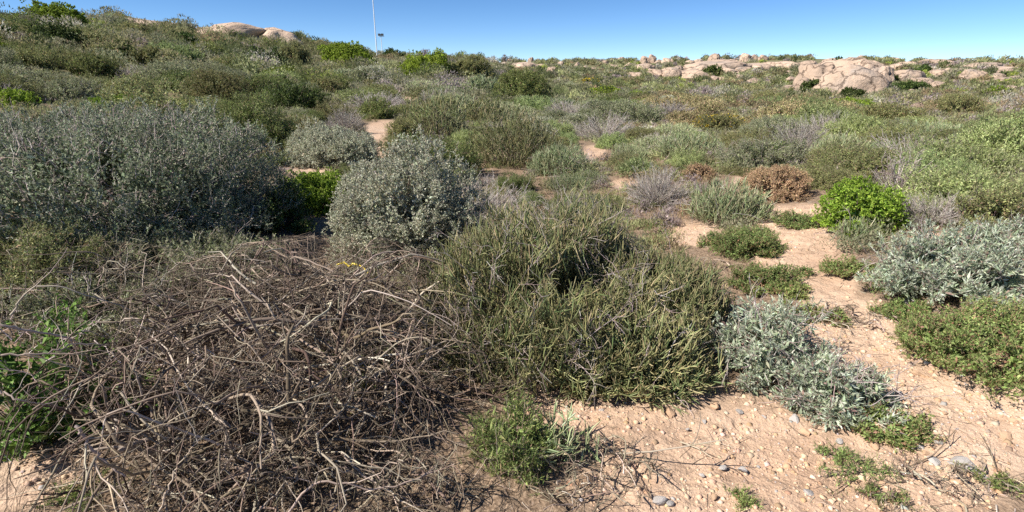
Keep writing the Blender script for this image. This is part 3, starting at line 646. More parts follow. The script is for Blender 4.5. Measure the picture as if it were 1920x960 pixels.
# the big stick-stemmed bush and its front lobe
bz = float(height(0.45, 3.3))
big = pencil(7, 0.80, 0.80, 0.77, PENCIL, 11000, 0.15, 0.0026, up=0.6, lump=0.30, holes=-0.16, depth=0.6, wood=260, bare=330, kids=2, sides=4, spread=0.34)
for (sd, ox, oy, rx_, ry_, h_, n_) in ((17, 0.66, -0.14, 0.50, 0.52, 0.50, 4200), (27, -0.42, -0.30, 0.40, 0.42, 0.42, 2600)):    # lower shoulders of the same bush
    q = pencil(sd, rx_, ry_, h_, PENCIL, n_, 0.14, 0.0026, up=0.5, lump=0.3, holes=-0.16, depth=0.6, wood=80, bare=30, kids=2, sides=4, spread=0.38)
    for k_ in ('foliage', 'branches'):
        A0, A1 = big[k_][0], q[k_][0]
        A0.v += [v + A(ox, oy, 0) for v in A1.v]; A0.c += A1.c; A0.q += [f + A0.n for f in A1.q]; A0.n += A1.n
assemble('succulent_bush', 'biggest stick-stemmed olive green bush, in the centre of the foreground', 'succulent bush', (0.26, 3.35, bz), big)
assemble('succulent_bush', 'sprawling front lobe of stick-stemmed growth touching the stony sand', 'succulent bush', (0.66, 2.62, float(height(0.66, 2.62))),
         pencil(8, 0.46, 0.34, 0.30, PENCIL, 2600, 0.12, 0.0029, up=0.2, lump=0.3, holes=-0.3, depth=0.6, wood=80, bare=14, kids=3, sides=5, spread=0.4))
assemble('succulent_bush', 'thin grey green succulent with forked arms right of the small needle leaved bush', 'succulent bush', (*ground_at(1050, 860)[:2], ground_at(1050, 860)[2]),
         pencil(9, 0.17, 0.15, 0.17, PENCIL_PALE, 60, 0.12, 0.0032, up=0.3, lump=0.3, holes=-1, depth=0.6, wood=16, kids=3, sides=5, spread=0.5))
footprints += [(0.42, 3.35, 1.1), (0.66, 2.62, 0.5), (-1.3, 2.5, 1.5)]
landmarks.append((1150, 330, 'biggest stick-stemmed bush'))

# ------------------------------------------------------------------ the heap of dead brush
def brush(seed, cx, cy, rx, ry, h, n1, levels, rmul=1.0, flat=0.35):
    rng = rng_(seed); W = Acc(); F = Acc()
    a = rng.uniform(0, 2*math.pi, n1); rr = np.sqrt(rng.uniform(0, 1, n1))*0.8
    s = np.stack([np.cos(a)*rr*rx, np.sin(a)*rr*ry, np.zeros(n1)], -1)
    s[:, 2] = rng.uniform(0, 0.9, n1)**0.8*h*(1-rr*rr)
    b = rng.uniform(0, 2*math.pi, n1); d = norm(np.stack([np.cos(b), np.sin(b)*0.9, rng.uniform(-0.1, flat*2, n1)], -1))
    L = rng.uniform(0.25, 0.85, n1)*min(rx, ry)
    P = walk(rng, s, d, L, 12, 0.10, 0.04, 0.5)
    def env(P):
        q = 1-(P[..., 0]/(rx*1.08))**2-(P[..., 1]/(ry*1.08))**2; top = h*(0.25+0.9*np.sqrt(np.clip(q, 0, 1)))
        P[..., 2] = np.clip(P[..., 2], 0.006, None); over = np.clip(P[..., 2]-top, 0, None); P[..., 2] -= over*0.8
        return P
    P = env(P); r = rmul*0.0072*rng.uniform(0.4, 1.05, n1)*np.where(rng.uniform(size=n1) < 0.12, 1.7, 1.0)
    tubes(W, P, r[:, None]*np.linspace(1, 0.4, 12)[None], 6, pal(rng, DEADW, n1))
    cur, cr, cl = P, r, L
    for m, f, k, sides in levels:
        s, d, idx, t = spawn(rng, cur, m, 0.12, 1.0, 0.85)
        keep = rng.uniform(size=len(s)) < 0.9; s, d, idx, t = s[keep], d[keep], idx[keep], t[keep]
        L2 = cl[idx]*f*rng.uniform(0.4, 1.4, len(s)); Q = env(walk(rng, s, d, L2, k, 0.13, 0.0, 0.45)); r2 = np.maximum(cr[idx]*(1-0.5*t)*0.62, 0.0011)
        tubes(F, Q, r2[:, None]*np.linspace(1, 0.45, k)[None], sides, pal(rng, TWIGW, len(s)))
        cur, cr, cl = Q, r2, L2
    return W, F
W, F = brush(21, 0, 0, 0.98, 1.20, 0.60, 600, [(6, 0.40, 7, 4), (3, 0.5, 5, 3)])
bx, by = -1.16, 2.55
# a few long pale arching branches traced at their own depth inside the heap
def arch(acc, pts, r, col, rng, k=22):
    P = np.array([at_depth(*p) for p in pts])-A(bx, by, float(height(bx, by)))
    t = np.linspace(0, len(P)-1, k); Q = []
    for v in t:
        i = min(int(v), len(P)-2); f = v-i; p0 = P[max(i-1, 0)]; p1 = P[i]; p2 = P[i+1]; p3 = P[min(i+2, len(P)-1)]
        Q.append(0.5*((2*p1)+(-p0+p2)*f+(2*p0-5*p1+4*p2-p3)*f*f+(-p0+3*p1-3*p2+p3)*f**3))
    Q = np.array(Q)+rng.normal(size=(k, 3))*0.003
    tubes(acc, Q[None], np.linspace(r, r*0.45, k)[None]*0.78, 7, pal(rng, [(col, 1)], 1, 0.05))
    s, d, _, _ = spawn(rng, Q[None], 7, 0.15, 0.95, 0.8); P2 = walk(rng, s, d, rng.uniform(0.06, 0.28, len(s)), 6, 0.2)
    tubes(acc, P2, np.linspace(0.45, 0.2, 6)[None]*r*np.ones((len(s), 1)), 4, pal(rng, DEADW, len(s)))
rngA = rng_(5)
PB = (0.44, 0.36, 0.29)
for pts, r in [([(-10, 608, 1.75), (60, 620, 1.8), (135, 640, 1.9), (150, 700, 2.0)], 0.007), ([(20, 590, 2.1), (65, 538, 2.15), (150, 548, 2.2), (245, 580, 2.3)], 0.006),
               ([(268, 740, 1.7), (252, 690, 1.7), (265, 652, 1.7), (276, 665, 1.7), (258, 712, 1.72)], 0.0045), ([(225, 735, 1.75), (280, 800, 1.7), (320, 825, 1.72), (400, 815, 1.8), (470, 790, 1.9)], 0.006),
               ([(0, 735, 1.6), (40, 750, 1.6), (80, 757, 1.65), (130, 748, 1.7)], 0.0045), ([(145, 800, 1.5), (180, 850, 1.5), (235, 893, 1.5)], 0.008),
               ([(232, 600, 2.1), (275, 600, 2.1), (320, 628, 2.1), (350, 655, 2.15)], 0.005), ([(0, 665, 1.65), (80, 662, 1.7), (150, 645, 1.8), (215, 650, 1.9)], 0.005),
               ([(430, 560, 2.4), (455, 620, 2.3), (480, 690, 2.2), (520, 740, 2.1)], 0.005), ([(560, 640, 2.2), (470, 650, 2.1), (420, 700, 2.0)], 0.0055),
               ([(640, 545, 2.7), (660, 560, 2.6), (675, 600, 2.5), (670, 640, 2.4)], 0.004), ([(380, 760, 1.8), (420, 800, 1.7), (425, 860, 1.65), (470, 890, 1.6)], 0.005),
               ([(640, 850, 1.75), (700, 905, 1.65), (770, 940, 1.6)], 0.006), ([(300, 960, 1.45), (330, 880, 1.5), (380, 820, 1.6)], 0.005), ([(540, 960, 1.45), (600, 905, 1.5), (720, 915, 1.55), (850, 870, 1.7)], 0.006)]:
    arch(W, pts, r, PB, rngA)
assemble('brush_heap', 'large tangled heap of dead grey brown branches in the left foreground', 'brush heap', (bx, by, float(height(bx, by))),
         {'branches': (W, M_TWIG), 'twigs': (F, M_TWIG)})
def small_brush(seed, px, py, rx, ry, h, n, label, name='brush_heap'):
    g = ground_at(px, py); W, F = brush(seed, 0, 0, rx, ry, h, n, [(5, 0.4, 6, 3), (3, 0.5, 4, 3)], 0.6)
    assemble(name, label, 'brush heap', g, {'branches': (W, M_TWIG), 'twigs': (F, M_TWIG)})
small_brush(30, 140, 590, 1.0, 0.6, 0.34, 260, 'twiggy dead tangle at the left edge around the leafy green plant')
small_brush(31, 1110, 900, 0.34, 0.26, 0.10, 46, 'thin scatter of dead twigs on the sand right of the small needle leaved bush')
small_brush(32, 1800, 925, 0.50, 0.17, 0.09, 60, 'low tangle of brown twigs along the stony ridge at bottom right')
small_brush(33, 1600, 600, 0.36, 0.22, 0.06, 40, 'flat mauve brown twigs lying on the sand left of the wide silvery shrub')
small_brush(34, 560, 945, 0.85, 0.36, 0.26, 260, 'fine grey dead twigs at the bottom edge below the big brush heap')
small_brush(35, 960, 690, 0.40, 0.3, 0.2, 70, 'mauve dead twig tangle between the brush heap and the biggest bush')
small_brush(36, 1330, 505, 0.25, 0.2, 0.10, 20, 'low dry twigs behind the right shoulder of the biggest bush')

# centre px, base py, half width px, top py, form (r rounded, s slab, b blocky), label
BOULD = [
 (1602, 181, 50, 124, 'r', 'great smooth boulder bulging at the front of the outcrop'),
 (1530, 168, 34, 116, 'b', 'tall domed boulder forming the left shoulder of the great outcrop'),
 (1572, 150, 50, 108, 's', 'long rounded boulder capping the great outcrop'),
 (1637, 165, 26, 124, 'b', 'cracked boulder right of the great smooth boulder'),
 (1657, 158, 16, 127, 'b', 'upright grey streaked boulder in the outcrop, left of the end bush'),
 (1618, 174, 14, 155, 'b', 'small block under the cracked boulder of the outcrop'),
 (1640, 171, 22, 150, 'b', 'low block at the foot of the cracked boulder'),
 (1510, 176, 17, 149, 'r', 'grey boulder at the lower left foot of the great outcrop'),
 (1558, 180, 9, 163, 'b', 'small slanted stone between dark bush and great smooth boulder'),
 (1652, 138, 18, 124, 's', 'arched rock at the upper right of the great outcrop'),
 (1600, 133, 32, 116, 's', 'flat rock behind the crest of the great outcrop'),
 (1535, 152, 12, 136, 'r', 'pale wedge in the notch of the great outcrop'),
 (1698, 152, 30, 132, 's', 'sloping brown slab right of the great outcrop'),
 (1725, 158, 18, 146, 's', 'pale low slab beside the long dark bush'),
 (1755, 166, 16, 153, 'r', 'pink rounded boulder below the scrub right of the slabs'),
 (1710, 176, 7, 167, 'r', 'small pale stone by the long dark bush'),
 (1757, 144, 17, 130, 'b', 'grey cracked boulder in the upper right rocks'),
 (1776, 140, 12, 128, 'r', 'orange boulder touching the grey cracked one'),
 (1822, 150, 18, 132, 'b', 'angular pale boulder on the right slope'),
 (1808, 152, 9, 142, 'r', 'small boulder left of the angular pale one'),
 (1846, 158, 16, 151, 's', 'flat pinkish slab below the angular pale boulder'),
 (1866, 146, 12, 138, 's', 'thin pale slab right of the angular pale boulder'),
 (1885, 138, 14, 129, 'b', 'pale jumbled rock near the right edge'),
 (1900, 125, 4, 119, 'r', 'single round pale stone high near the right edge'),
 (1832, 182, 11, 175, 'r', 'buff stone beside the yellow green bush'),
 (1904, 198, 16, 188, 's', 'flat sandy rock at the right edge'),
 (1718, 205, 11, 199, 's', 'flat pale rock lying in the scrub below the slabs'),
 (1840, 128, 30, 118, 's', 'long pink slab below the right ridge'),
 (1760, 120, 25, 112, 's', 'pink slab on the right ridge'),
 (1655, 114, 24, 107, 's', 'orange slab on the ridge above the great outcrop'),
 (1620, 112, 12, 105, 'b', 'small grey rocks on the ridge above the outcrop'),
 (1870, 133, 26, 126, 's', 'stony pink shelf right of the long pink slab'),
 (1782, 124, 6, 119, 'r', 'small pale boulder under the ridge slab'),
 (1340, 132, 52, 114, 's', 'long domed pink slab left of the great outcrop'),
 (1292, 146, 26, 131, 's', 'low smooth slab at the left foot of the long domed slab'),
 (1315, 138, 26, 124, 'r', 'bulging rock joining the long domed slab'),
 (1262, 145, 14, 127, 'r', 'rounded tan boulder left of the long domed slab'),
 (1232, 143, 20, 129, 'b', 'broken pink rocks left of the rounded tan boulder'),
 (1250, 138, 12, 126, 'b', 'upright pink rock behind the rounded tan boulder'),
 (1205, 131, 18, 120, 's', 'pink rock ledge under the split boulders'),
 (1192, 143, 16, 136, 's', 'flat reddish slab low on the ridge'),
 (1208, 119, 9, 105, 'b', 'left one of the split boulders on the skyline'),
 (1222, 118, 7, 104, 'b', 'right one of the split boulders on the skyline'),
 (1252, 120, 11, 108, 'b', 'pale boulder on the skyline right of the split ones'),
 (1235, 119, 7, 112, 'r', 'small grey boulder between split boulders and pale boulder'),
 (1164, 113, 6, 105, 'b', 'small skyline boulder left of the split boulders'),
 (1340, 116, 11, 101, 'b', 'stacked boulder knob on the skyline above the long domed slab'),
 (1398, 116, 11, 100, 'b', 'tallest skyline boulder group between knob and slab'),
 (1430, 114, 9, 104, 'b', 'jagged skyline boulder right of the tallest one'),
 (1415, 112, 6, 103, 'r', 'small skyline boulder beside the jagged one'),
 (1488, 107, 6, 102, 'r', 'tiny pale boulder on the bare skyline'),
 (1420, 130, 26, 119, 's', 'smooth pink whaleback left of the hidden gully'),
 (1462, 128, 26, 115, 's', 'smooth pink whaleback right of the hidden gully'),
 (1368, 139, 18, 128, 'b', 'pile of pale rocks right of the bush on the slab'),
 (1392, 136, 14, 126, 'b', 'grey broken rocks between slab and whalebacks'),
 (1380, 146, 12, 140, 's', 'low pale ledge under the rock pile'),
 (1413, 158, 11, 147, 'r', 'single pink boulder alone in the scrub'),
 (1339, 150, 8, 142, 'r', 'small tan boulder under the bush on the slab'),
 (1477, 168, 13, 160, 's', 'flat orange rock left of the great outcrop'),
 (1482, 153, 9, 144, 'r', 'small brown boulder above the flat orange rock'),
 (1464, 158, 7, 151, 'r', 'small grey boulder left of the flat orange rock'),
 (1475, 138, 8, 133, 's', 'pale flat stone under the right whaleback'),
 (1500, 150, 9, 144, 's', 'flat pink stone left of the outcrop shoulder'),
 (1268, 132, 11, 123, 'b', 'tan rock behind the rounded tan boulder'),
 (1292, 122, 9, 113, 'b', 'pale skyline rock right of the pale boulder'),
 (1352, 150, 9, 144, 's', 'pale ledge right of the bush on the long slab'),
 (1310, 118, 8, 111, 's', 'thin pale rock on the skyline above the bulging rock'),
 (1374, 120, 9, 111, 'b', 'broken pale rocks left of the tallest skyline group'),
 (1510, 122, 16, 114, 's', 'pink slab behind the left shoulder of the outcrop'),
 (1560, 118, 14, 110, 's', 'low pale slab on the ridge left of the capping boulder'),
 (1682, 128, 12, 119, 'b', 'pale block on the ridge right of the outcrop'),
 (1700, 122, 14, 115, 's', 'thin pink slab on the ridge above the sloping brown slab'),
 (1738, 134, 10, 126, 'b', 'small pale block behind the grey cracked boulder'),
 (1790, 138, 12, 130, 's', 'pale ledge right of the orange boulder'),
 (1812, 134, 8, 127, 'b', 'pale block above the angular pale boulder'),
 (1880, 152, 14, 145, 's', 'flat pale rock right of the flat pinkish slab'),
 (1786, 158, 9, 150, 'r', 'small boulder right of the pink rounded boulder'),
 (1905, 150, 12, 142, 'b', 'pale rock at the right edge of the slope'),
 (1896, 168, 10, 161, 's', 'tan ledge in the scrub near the right edge'),
 (1150, 128, 9, 121, 'b', 'pale rock on the middle slope left of the ledge'),
 (1180, 126, 8, 118, 'r', 'grey rock under the split boulders ledge'),
 (945, 124, 9, 117, 's', 'thin pink rock left of the broad pink shelf'),
 (1052, 122, 7, 115, 'b', 'grey rock on the middle ridge left of the lone boulder'),
 (1135, 120, 6, 113, 'b', 'small pale rock on the ridge left of the skyline boulder'),
 (982, 128, 26, 117, 's', 'broad pink rock shelf on the middle ridge'),
 (1010, 127, 14, 120, 's', 'grey right end of the pink rock shelf'),
 (1034, 136, 9, 124, 'b', 'grey boulder pair right of the pink rock shelf'),
 (995, 115, 6, 105, 'b', 'square block on the middle skyline'),
 (1010, 114, 5, 108, 'r', 'little boulder beside the square block'),
 (955, 110, 5, 104, 'b', 'dark little skyline boulder left of the square block'),
 (838, 112, 7, 103, 'b', 'boulder on the skyline right of the pale bush'),
 (850, 112, 4, 106, 'r', 'stone beside the boulder right of the pale bush'),
 (882, 121, 10, 112, 'b', 'tan rock below the middle skyline'),
 (900, 122, 6, 114, 'b', 'white rock right of the tan rock below the skyline'),
 (925, 120, 14, 115, 's', 'pale rock line on the middle ridge'),
 (1083, 127, 6, 117, 'r', 'lone pale boulder on the middle ridge'),
 (1100, 130, 8, 124, 'b', 'rocks just right of the lone pale boulder'),
 (1113, 133, 7, 126, 'b', 'last rocks of the row right of the lone pale boulder'),
 (1163, 134, 8, 126, 'b', 'small pink rocks on the middle slope'),
 (1070, 117, 4, 113, 'r', 'tiny white skyline stone in the middle'),
 (1245, 152, 5, 147, 'r', 'tiny stone below the broken pink rocks'),
 (628, 84, 8, 74, 'b', 'small rocks poking above the bushes on the left skyline'),
 (315, 57, 78, 43, 's', 'long reddish granite sheet on the left hilltop'),
 (420, 68, 68, 50, 's', 'middle granite sheet on the left hilltop'),
 (495, 80, 52, 57, 's', 'rounded granite nose at the end of the left hilltop'),
 (522, 80, 11, 65, 'b', 'grey streaked boulder below the granite nose'),
 (460, 70, 12, 62, 's', 'grey ledge in the middle of the left hilltop granite'),
 (264, 52, 26, 47, 's', 'thin sandy rock strip at the left end of the hilltop'),
 (265, 84, 12, 79, 's', 'bare tan slab below the left hilltop'),
 (378, 84, 14, 79, 's', 'bare tan slab right of the concrete block'),
 (455, 96, 9, 90, 'r', 'reddish rock among bushes on the left slope'),
]
# ------------------------------------------------------------------ scattered shrubs: the nearest as things of their own
rngS = rng_(77)
ZONES = {  # kinds with weights per picture column
 'left': [('needle', 3), ('olive', 3), ('greygreen', 3), ('dark', 1), ('pencil', 1.5), ('bleached', 0.8), ('bright', 0.35), ('pale', 1)],
 'mid': [('pencilpale', 3), ('pale', 2.5), ('greygreen', 2.4), ('needle', 1.6), ('bleached', 1.3), ('olive', 1.2), ('pencil', 1.4), ('bright', 0.4), ('silver', 0.7)],
 'right': [('pale', 3), ('pencilpale', 2.2), ('greygreen', 2), ('reed', 2.4), ('bleached', 1.2), ('silver', 0.8), ('olive', 1), ('bright', 0.25)],
 'brown': [('reed', 5), ('olive', 1.6), ('bleached', 1.0), ('greygreen', 1.9), ('pale', 1)]}
def kind_at(x, y, px, py, rng):
    zn = 'left' if px < 640 else 'mid' if px < 1180 else 'right'
    if px > 1180 and 195 < py < 290: zn = 'brown' if rng.uniform() < 0.75 else 'right'
    ks = ZONES[zn]
    if y < 16: ks = [k for k in ks if k[0] != 'reed']
    w = np.array([k[1] for k in ks], float)
    f = np.array([1+1.6*float(n2(np.array(x), np.array(y), 4.5, 2, 300+hash_kind(k[0]))) for k in ks]); w *= np.clip(f, 0.05, 4)**2; w /= w.sum()
    return ks[rng.choice(len(ks), p=w)][0]
def hash_kind(k): return sum(ord(c) for c in k) % 97
KEEP = []     # things seen in the photo that no nearer scatter bush may cover: px, half width, top, base, depth
for (kind, px, py, hw, top, ratio, label, short) in HERO: KEEP.append((px, hw, top, py, ground_at(px, py)[1]))
for b in BOULD: KEEP.append((b[0], b[2], b[3], b[1], ground_at(b[0], b[1])[1]))
for cx, cy, rx_, ry_ in SAND:
    if cy < 480: KEEP.append((cx, rx_*0.8, cy-ry_*0.7, cy+ry_*0.7, ground_at(cx, cy)[1]))
KEEP = np.array(KEEP)
def hides(px, py, d, y, s, h):
    w = s*FPX/d*0.85; top = py-h*FPX/d
    k = (KEEP[:, 4] > y) & (np.abs(KEEP[:, 0]-px) < (KEEP[:, 1]+w)*0.85) & (py > KEEP[:, 2]) & (top < KEEP[:, 3]-0.3*(KEEP[:, 3]-KEEP[:, 2]))
    return k.any()
cand = []
occ = [(a, b, c*0.82) for a, b, c in footprints]
oc = np.array(occ)
for it in range(26000):
    r = math.sqrt(rngS.uniform(4.2**2, 52**2)); az = rngS.uniform(-1.0, 1.0)
    x, y = r*math.sin(az), r*math.cos(az)
    s = rngS.uniform(0.36, 0.80)*(1+0.012*r)*(1.25 if x < -1 else 1.0)*(1.35 if (x < -1 and r > 9) else 1)
    if it > 15000: s *= 0.42
    if (np.hypot(oc[:, 0]-x, oc[:, 1]-y) < (oc[:, 2]+s*0.72)).any(): continue
    z = float(height(x, y)); px, py, d = project(x, y, z)
    if py > 350 and px < 720: continue
    if py > 470 and 1000 < px < 1960: continue
    if py > 420 and 1290 < px < 1960: continue
    if sand_mask(np.array([px]), np.array([py]), np.array([d]), np.array([x]), np.array([y]))[0] > 0.35: continue
    if hides(px, py, d, y, s, s*0.85): continue
    if ground_at(px, py)[1] < y*0.86: continue
    oc = np.vstack([oc, [x, y, s*0.80]]); cand.append((r, x, y, z, s, px, py))
inside = lambda c: -60 < c[5] < 1980
cand.sort(key=lambda c: (inside(c), c[4]/c[0]), reverse=True)
N_IND = 250
protos = {}
def proto(kind, v, tier):
    key = (kind, v, tier)
    if key not in protos:
        dist = (8, 14, 22)[tier]; q = (0.9, 0.9, 0.9)[tier]; PR = (0.55, 0.85, 0.95)[tier]
        parts = style(kind, 5000+hash_kind(kind)*31+v*7+tier, PR, PR, PR*0.85, dist, q)
        protos[key] = {k: a.mesh('%s_%s' % (NAMES.get(kind, 'shrub'), k), m, m in (M_SUCC, M_TWIG)) for k, (a, m) in parts.items()}
    return protos[key]
placed = []
for (r, x, y, z, s, px, py) in cand[:N_IND]:
    kind = kind_at(x, y, px, py, rngS); tier = 0 if r < 10 else 1 if r < 17 else 2
    PR = (0.55, 0.85, 0.95)[tier]; ms = proto(kind, int(rngS.integers(0, 3 if tier < 2 else 2)), tier)
    hs = rngS.uniform(0.62, 1.05)
    t = assemble(NAMES.get(kind, 'shrub'), 'x', CATS.get(kind, 'shrub'), (x, y, z-0.02), ms, rngS.uniform(0, 6.28))
    t.scale = (s/PR, s/PR*rngS.uniform(0.85, 1.15), s/PR*hs)
    placed.append((t, kind, px, py, s))
# labels: nearest landmark in the picture, side, order of closeness
lm = landmarks; byk = {}
for t, kind, px, py, s in placed:
    dd = [math.hypot((px-a)*0.55, (py-b)*1.6) for a, b, _ in lm]; j = int(np.argmin(dd)); a, b, short = lm[j]
    dx, dy = (px-a)*0.55, (py-b)*1.6
    side = ('right of' if dx > 0 else 'left of') if abs(dx) > abs(dy) else ('beyond' if dy < 0 else 'in front of')
    byk.setdefault((kind, side, short), []).append((dd[j], t))
ORD = ['', 'second closest ', 'third closest ', 'fourth closest ', 'fifth closest ', 'sixth closest ', 'seventh closest ', 'eighth closest ', 'ninth closest ', 'tenth closest ', 'eleventh closest ', 'twelfth closest ']
for (kind, side, short), L in byk.items():
    L.sort(key=lambda v: v[0]); noun = 'tuft' if kind == 'reed' else 'bush'
    for q, (_, t) in enumerate(L):
        o = ('closest ' if len(L) > 1 else '') if q == 0 else ORD[min(q, 11)]
        t['label'] = '%s%s %s %s the %s' % (o, WORDS[kind], noun, side, short)
        t['group'] = 'scrub bushes on the slope'

# ------------------------------------------------------------------ boulders
def rock_mesh(seed, sub=4, cuts=9, cut=0.72, rough=0.10, lump=0.25, crack=0):
    rng = rng_(seed); bm = bmesh.new(); bmesh.ops.create_icosphere(bm, subdivisions=sub, radius=1)
    p = np.array([v.co[:] for v in bm.verts]); p = norm(p)
    v = p*(1+lump*fbm(p*1.1+seed*3.1, 2, seed))[:, None]
    for _ in range(cuts):
        n = norm(rng.normal(size=3)); d = rng.uniform(cut-0.16, cut+0.16); e = np.clip(v@n-d, 0, None); v = v-(e*0.92)[:, None]*n
    v = v*(1+rough*fbm(p*4+seed, 4, seed+3)*1.2)[:, None]
    for _ in range(crack):
        n = norm(rng.normal(size=3)*A(1, 1, 0.5)); d = rng.uniform(-0.5, 0.5); e = np.abs(v@n-d+0.05*fbm(p*3, 2, seed)); v = v*(1-0.16*np.exp(-(e/0.045)**2))[:, None]
    for i, b in enumerate(bm.verts): b.co = v[i]
    me = bpy.data.meshes.new('boulder'); bm.to_mesh(me); bm.free()
    me.polygons.foreach_set('use_smooth', np.ones(len(me.polygons), bool)); me.materials.append(M_GRANITE); return me
ROCKP = [rock_mesh(400+i, 4, [4, 7, 10, 14][i % 4], 0.74, 0.10, 0.25, [2, 1, 4, 5][i % 4]) for i in range(12)]
rngB = rng_(8)
for i, (px, py, hw, top, form, label) in enumerate(BOULD):
    g = ground_at(px, py); depth = g[1]*CT-(g[2]-CAMZ)*ST; hw = hw*(1.15 if px > 1150 else 1); rx = hw/FPX*depth; H = (py-top)/FPX*depth*1.0
    ry = rx*{'r': 0.8, 's': 0.75, 'b': 0.9}[form]; u = norm(g[:2]); c = g[:2]+u*ry*0.75; z = float(height(c[0], c[1])); H = max(H, 0.3)*(1.0 if px < 600 else 1.0)
    me = ROCKP[{'r': (0, 4, 8), 's': (1, 5, 0), 'b': (2, 3, 6, 7, 10, 11)}[form][i % (3 if form != 'b' else 6)]]
    o = link('boulder' if form != 's' else 'rock_slab', me, None, (c[0], c[1], g[2]+H*0.12 if form != 's' else g[2]-H*0.1))
    o.scale = (rx*(1.12 if form != 's' else 1.3), ry*1.1, H*(1.0 if form != 's' else (1.5 if px < 600 else 1.28))); o.rotation_euler = (rngB.normal(0, 0.07), rngB.normal(0, 0.07), rngB.uniform(-0.5, 0.5)+(math.pi if i % 3 == 0 else 0))
    tag(o, label, 'boulder' if form != 's' else 'rock slab', 'granite boulders on the ridges', 'thing')

# ------------------------------------------------------------------ the rest of the scrub: nobody could count it
PAL = {'needle': NEEDLE, 'olive': OLIVE, 'greygreen': GREYGREEN, 'dark': DARK, 'pencil': PENCIL, 'pencilpale': PENCIL_PALE, 'bleached': LILAC, 'bright': BRIGHT,
       'pale': PALEGREEN, 'silver': SILVER, 'reed': REED, 'rust': RUST, 'mat': MAT}
def clump_mass(acc, rng, cx, cy, cz, cr, ch, kinds, dist, cnt, upk):
    """many clumps at once: blades on lumpy domes"""
    idx = np.repeat(np.arange(len(cx)), cnt); n = len(idx)
    u = norm(rng.normal(size=(n, 3))); u[:, 2] = np.abs(u[:, 2])
    off = np.stack([cx, cy, cz], -1)[idx]
    NL = 9; LD = norm(rng.normal(size=(len(cx), NL, 3))); LD[..., 2] = np.abs(LD[..., 2]); LS = rng.uniform(0.3, 0.55, (len(cx), NL)); LT = 1+0.13*rng.normal(size=(len(cx), NL))
    li = rng.integers(0, NL, n); ld = LD[idx, li]; v = norm(rng.normal(size=(n, 3))+A(0, 0, 0.35)+ld*0.3)
    p = (ld*0.66+v*(LS[idx, li]*(1-0.3*rng.uniform(0, 1, n)**2))[:, None])*np.stack([cr, cr, ch], -1)[idx]; p[:, 2] = np.maximum(p[:, 2], 0)
    u = norm(ld*0.35+v)
    d = norm(u*(1-upk[idx])[:, None]+A(0, 0, 1)*upk[idx][:, None]+rng.normal(size=(n, 3))*0.4)
    px = dist[idx]/533; L = np.maximum(0.035, px*rng.uniform(0.9, 2.4, n)); W = np.maximum(0.008, px*rng.uniform(0.45, 0.95, n))
    ic = rng.uniform(size=n) < 0.2; p[ic] *= 0.72; W[ic] *= 2.6; L[ic] *= 1.2
    C = np.zeros((n, 3)); kk = kinds[idx]
    for k in np.unique(kk):
        m = kk == k; C[m] = pal(rng, PAL[k], m.sum(), 0.1)*0.6+0.4*np.array(PAL[k][0][0])
    C *= (np.clip(1+0.22*rng.normal(size=len(cx)), 0.5, 1.5)[idx]*LT[idx, li])[:, None]
    C = C*A(0.82, 0.74, 0.82)+A(0.28, 0.25, 0.17)*0.15*(0.6+0.8*rng.uniform(size=(n, 1)))
    blades(acc, off+p-d*L[:, None]*0.6, d, L, W, np.clip(C, 0.005, 0.8), rng, u)
rngF = rng_(99); acc = Acc()
rest = cand[N_IND:]
if rest:
    R = np.array([c[:6] for c in rest]); r = R[:, 0]; kinds = np.array([kind_at(c[1], c[2], c[5], c[6], rngF) for c in rest])
    ch = R[:, 4]*rngF.uniform(0.55, 0.95, len(R)); up = np.where(np.isin(kinds, ['reed', 'pale', 'pencilpale']), 0.75, 0.4)
    cnt = np.clip((R[:, 4]/(r/533))**2*2.2, 60, 1200).astype(int)
    clump_mass(acc, rngF, R[:, 1], R[:, 2], R[:, 3]-0.02, R[:, 4], ch, kinds, r, cnt, up)
# low herbs and seedlings filling the floor between the nearer bushes
n = 21000; r = np.sqrt(rngF.uniform(2.5**2, 40**2, n)); az = rngF.uniform(-1.2, 1.2, n); X = r*np.sin(az); Y = r*np.cos(az); Z = height(X, Y)
qx, qy, qd = project(X, Y, Z); sm = sand_mask(qx, qy, qd, X, Y)
keep = (rngF.uniform(size=n) < np.where(sm > 0.3, 0.035, np.where((X < -2) & (r > 14), 0.4, 0.95))) & (n2(X, Y, 1.6, 2, 90) > -0.25) & ~((qy > 470) & (qx > 1000) & (qx < 1960)) & ~((r < 7) & (qx < 640) & (qx > -60))
X, Y, Z, r = X[keep], Y[keep], Z[keep], r[keep]; kn = (n2(X, Y, 2.5, 2, 91)*2.2+rngF.uniform(-0.5, 0.5, len(X)))
seqh = np.array(['pale', 'mat', 'pencilpale', 'greygreen', 'bleached', 'mat', 'pale', 'reed', 'olive', 'pencilpale']); kinds = seqh[(np.floor((kn % 1.0)*10)).astype(int) % 10]
cr = rngF.uniform(0.12, 0.34, len(X)); ch = rngF.uniform(0.07, 0.24, len(X)); cnt = np.clip((cr/(r/533))**2*1.6, 30, 360).astype(int)
clump_mass(acc, rngF, X, Y, Z-0.01, cr, ch, kinds, np.maximum(r, 6)*0.8, cnt, np.full(len(X), 0.6))
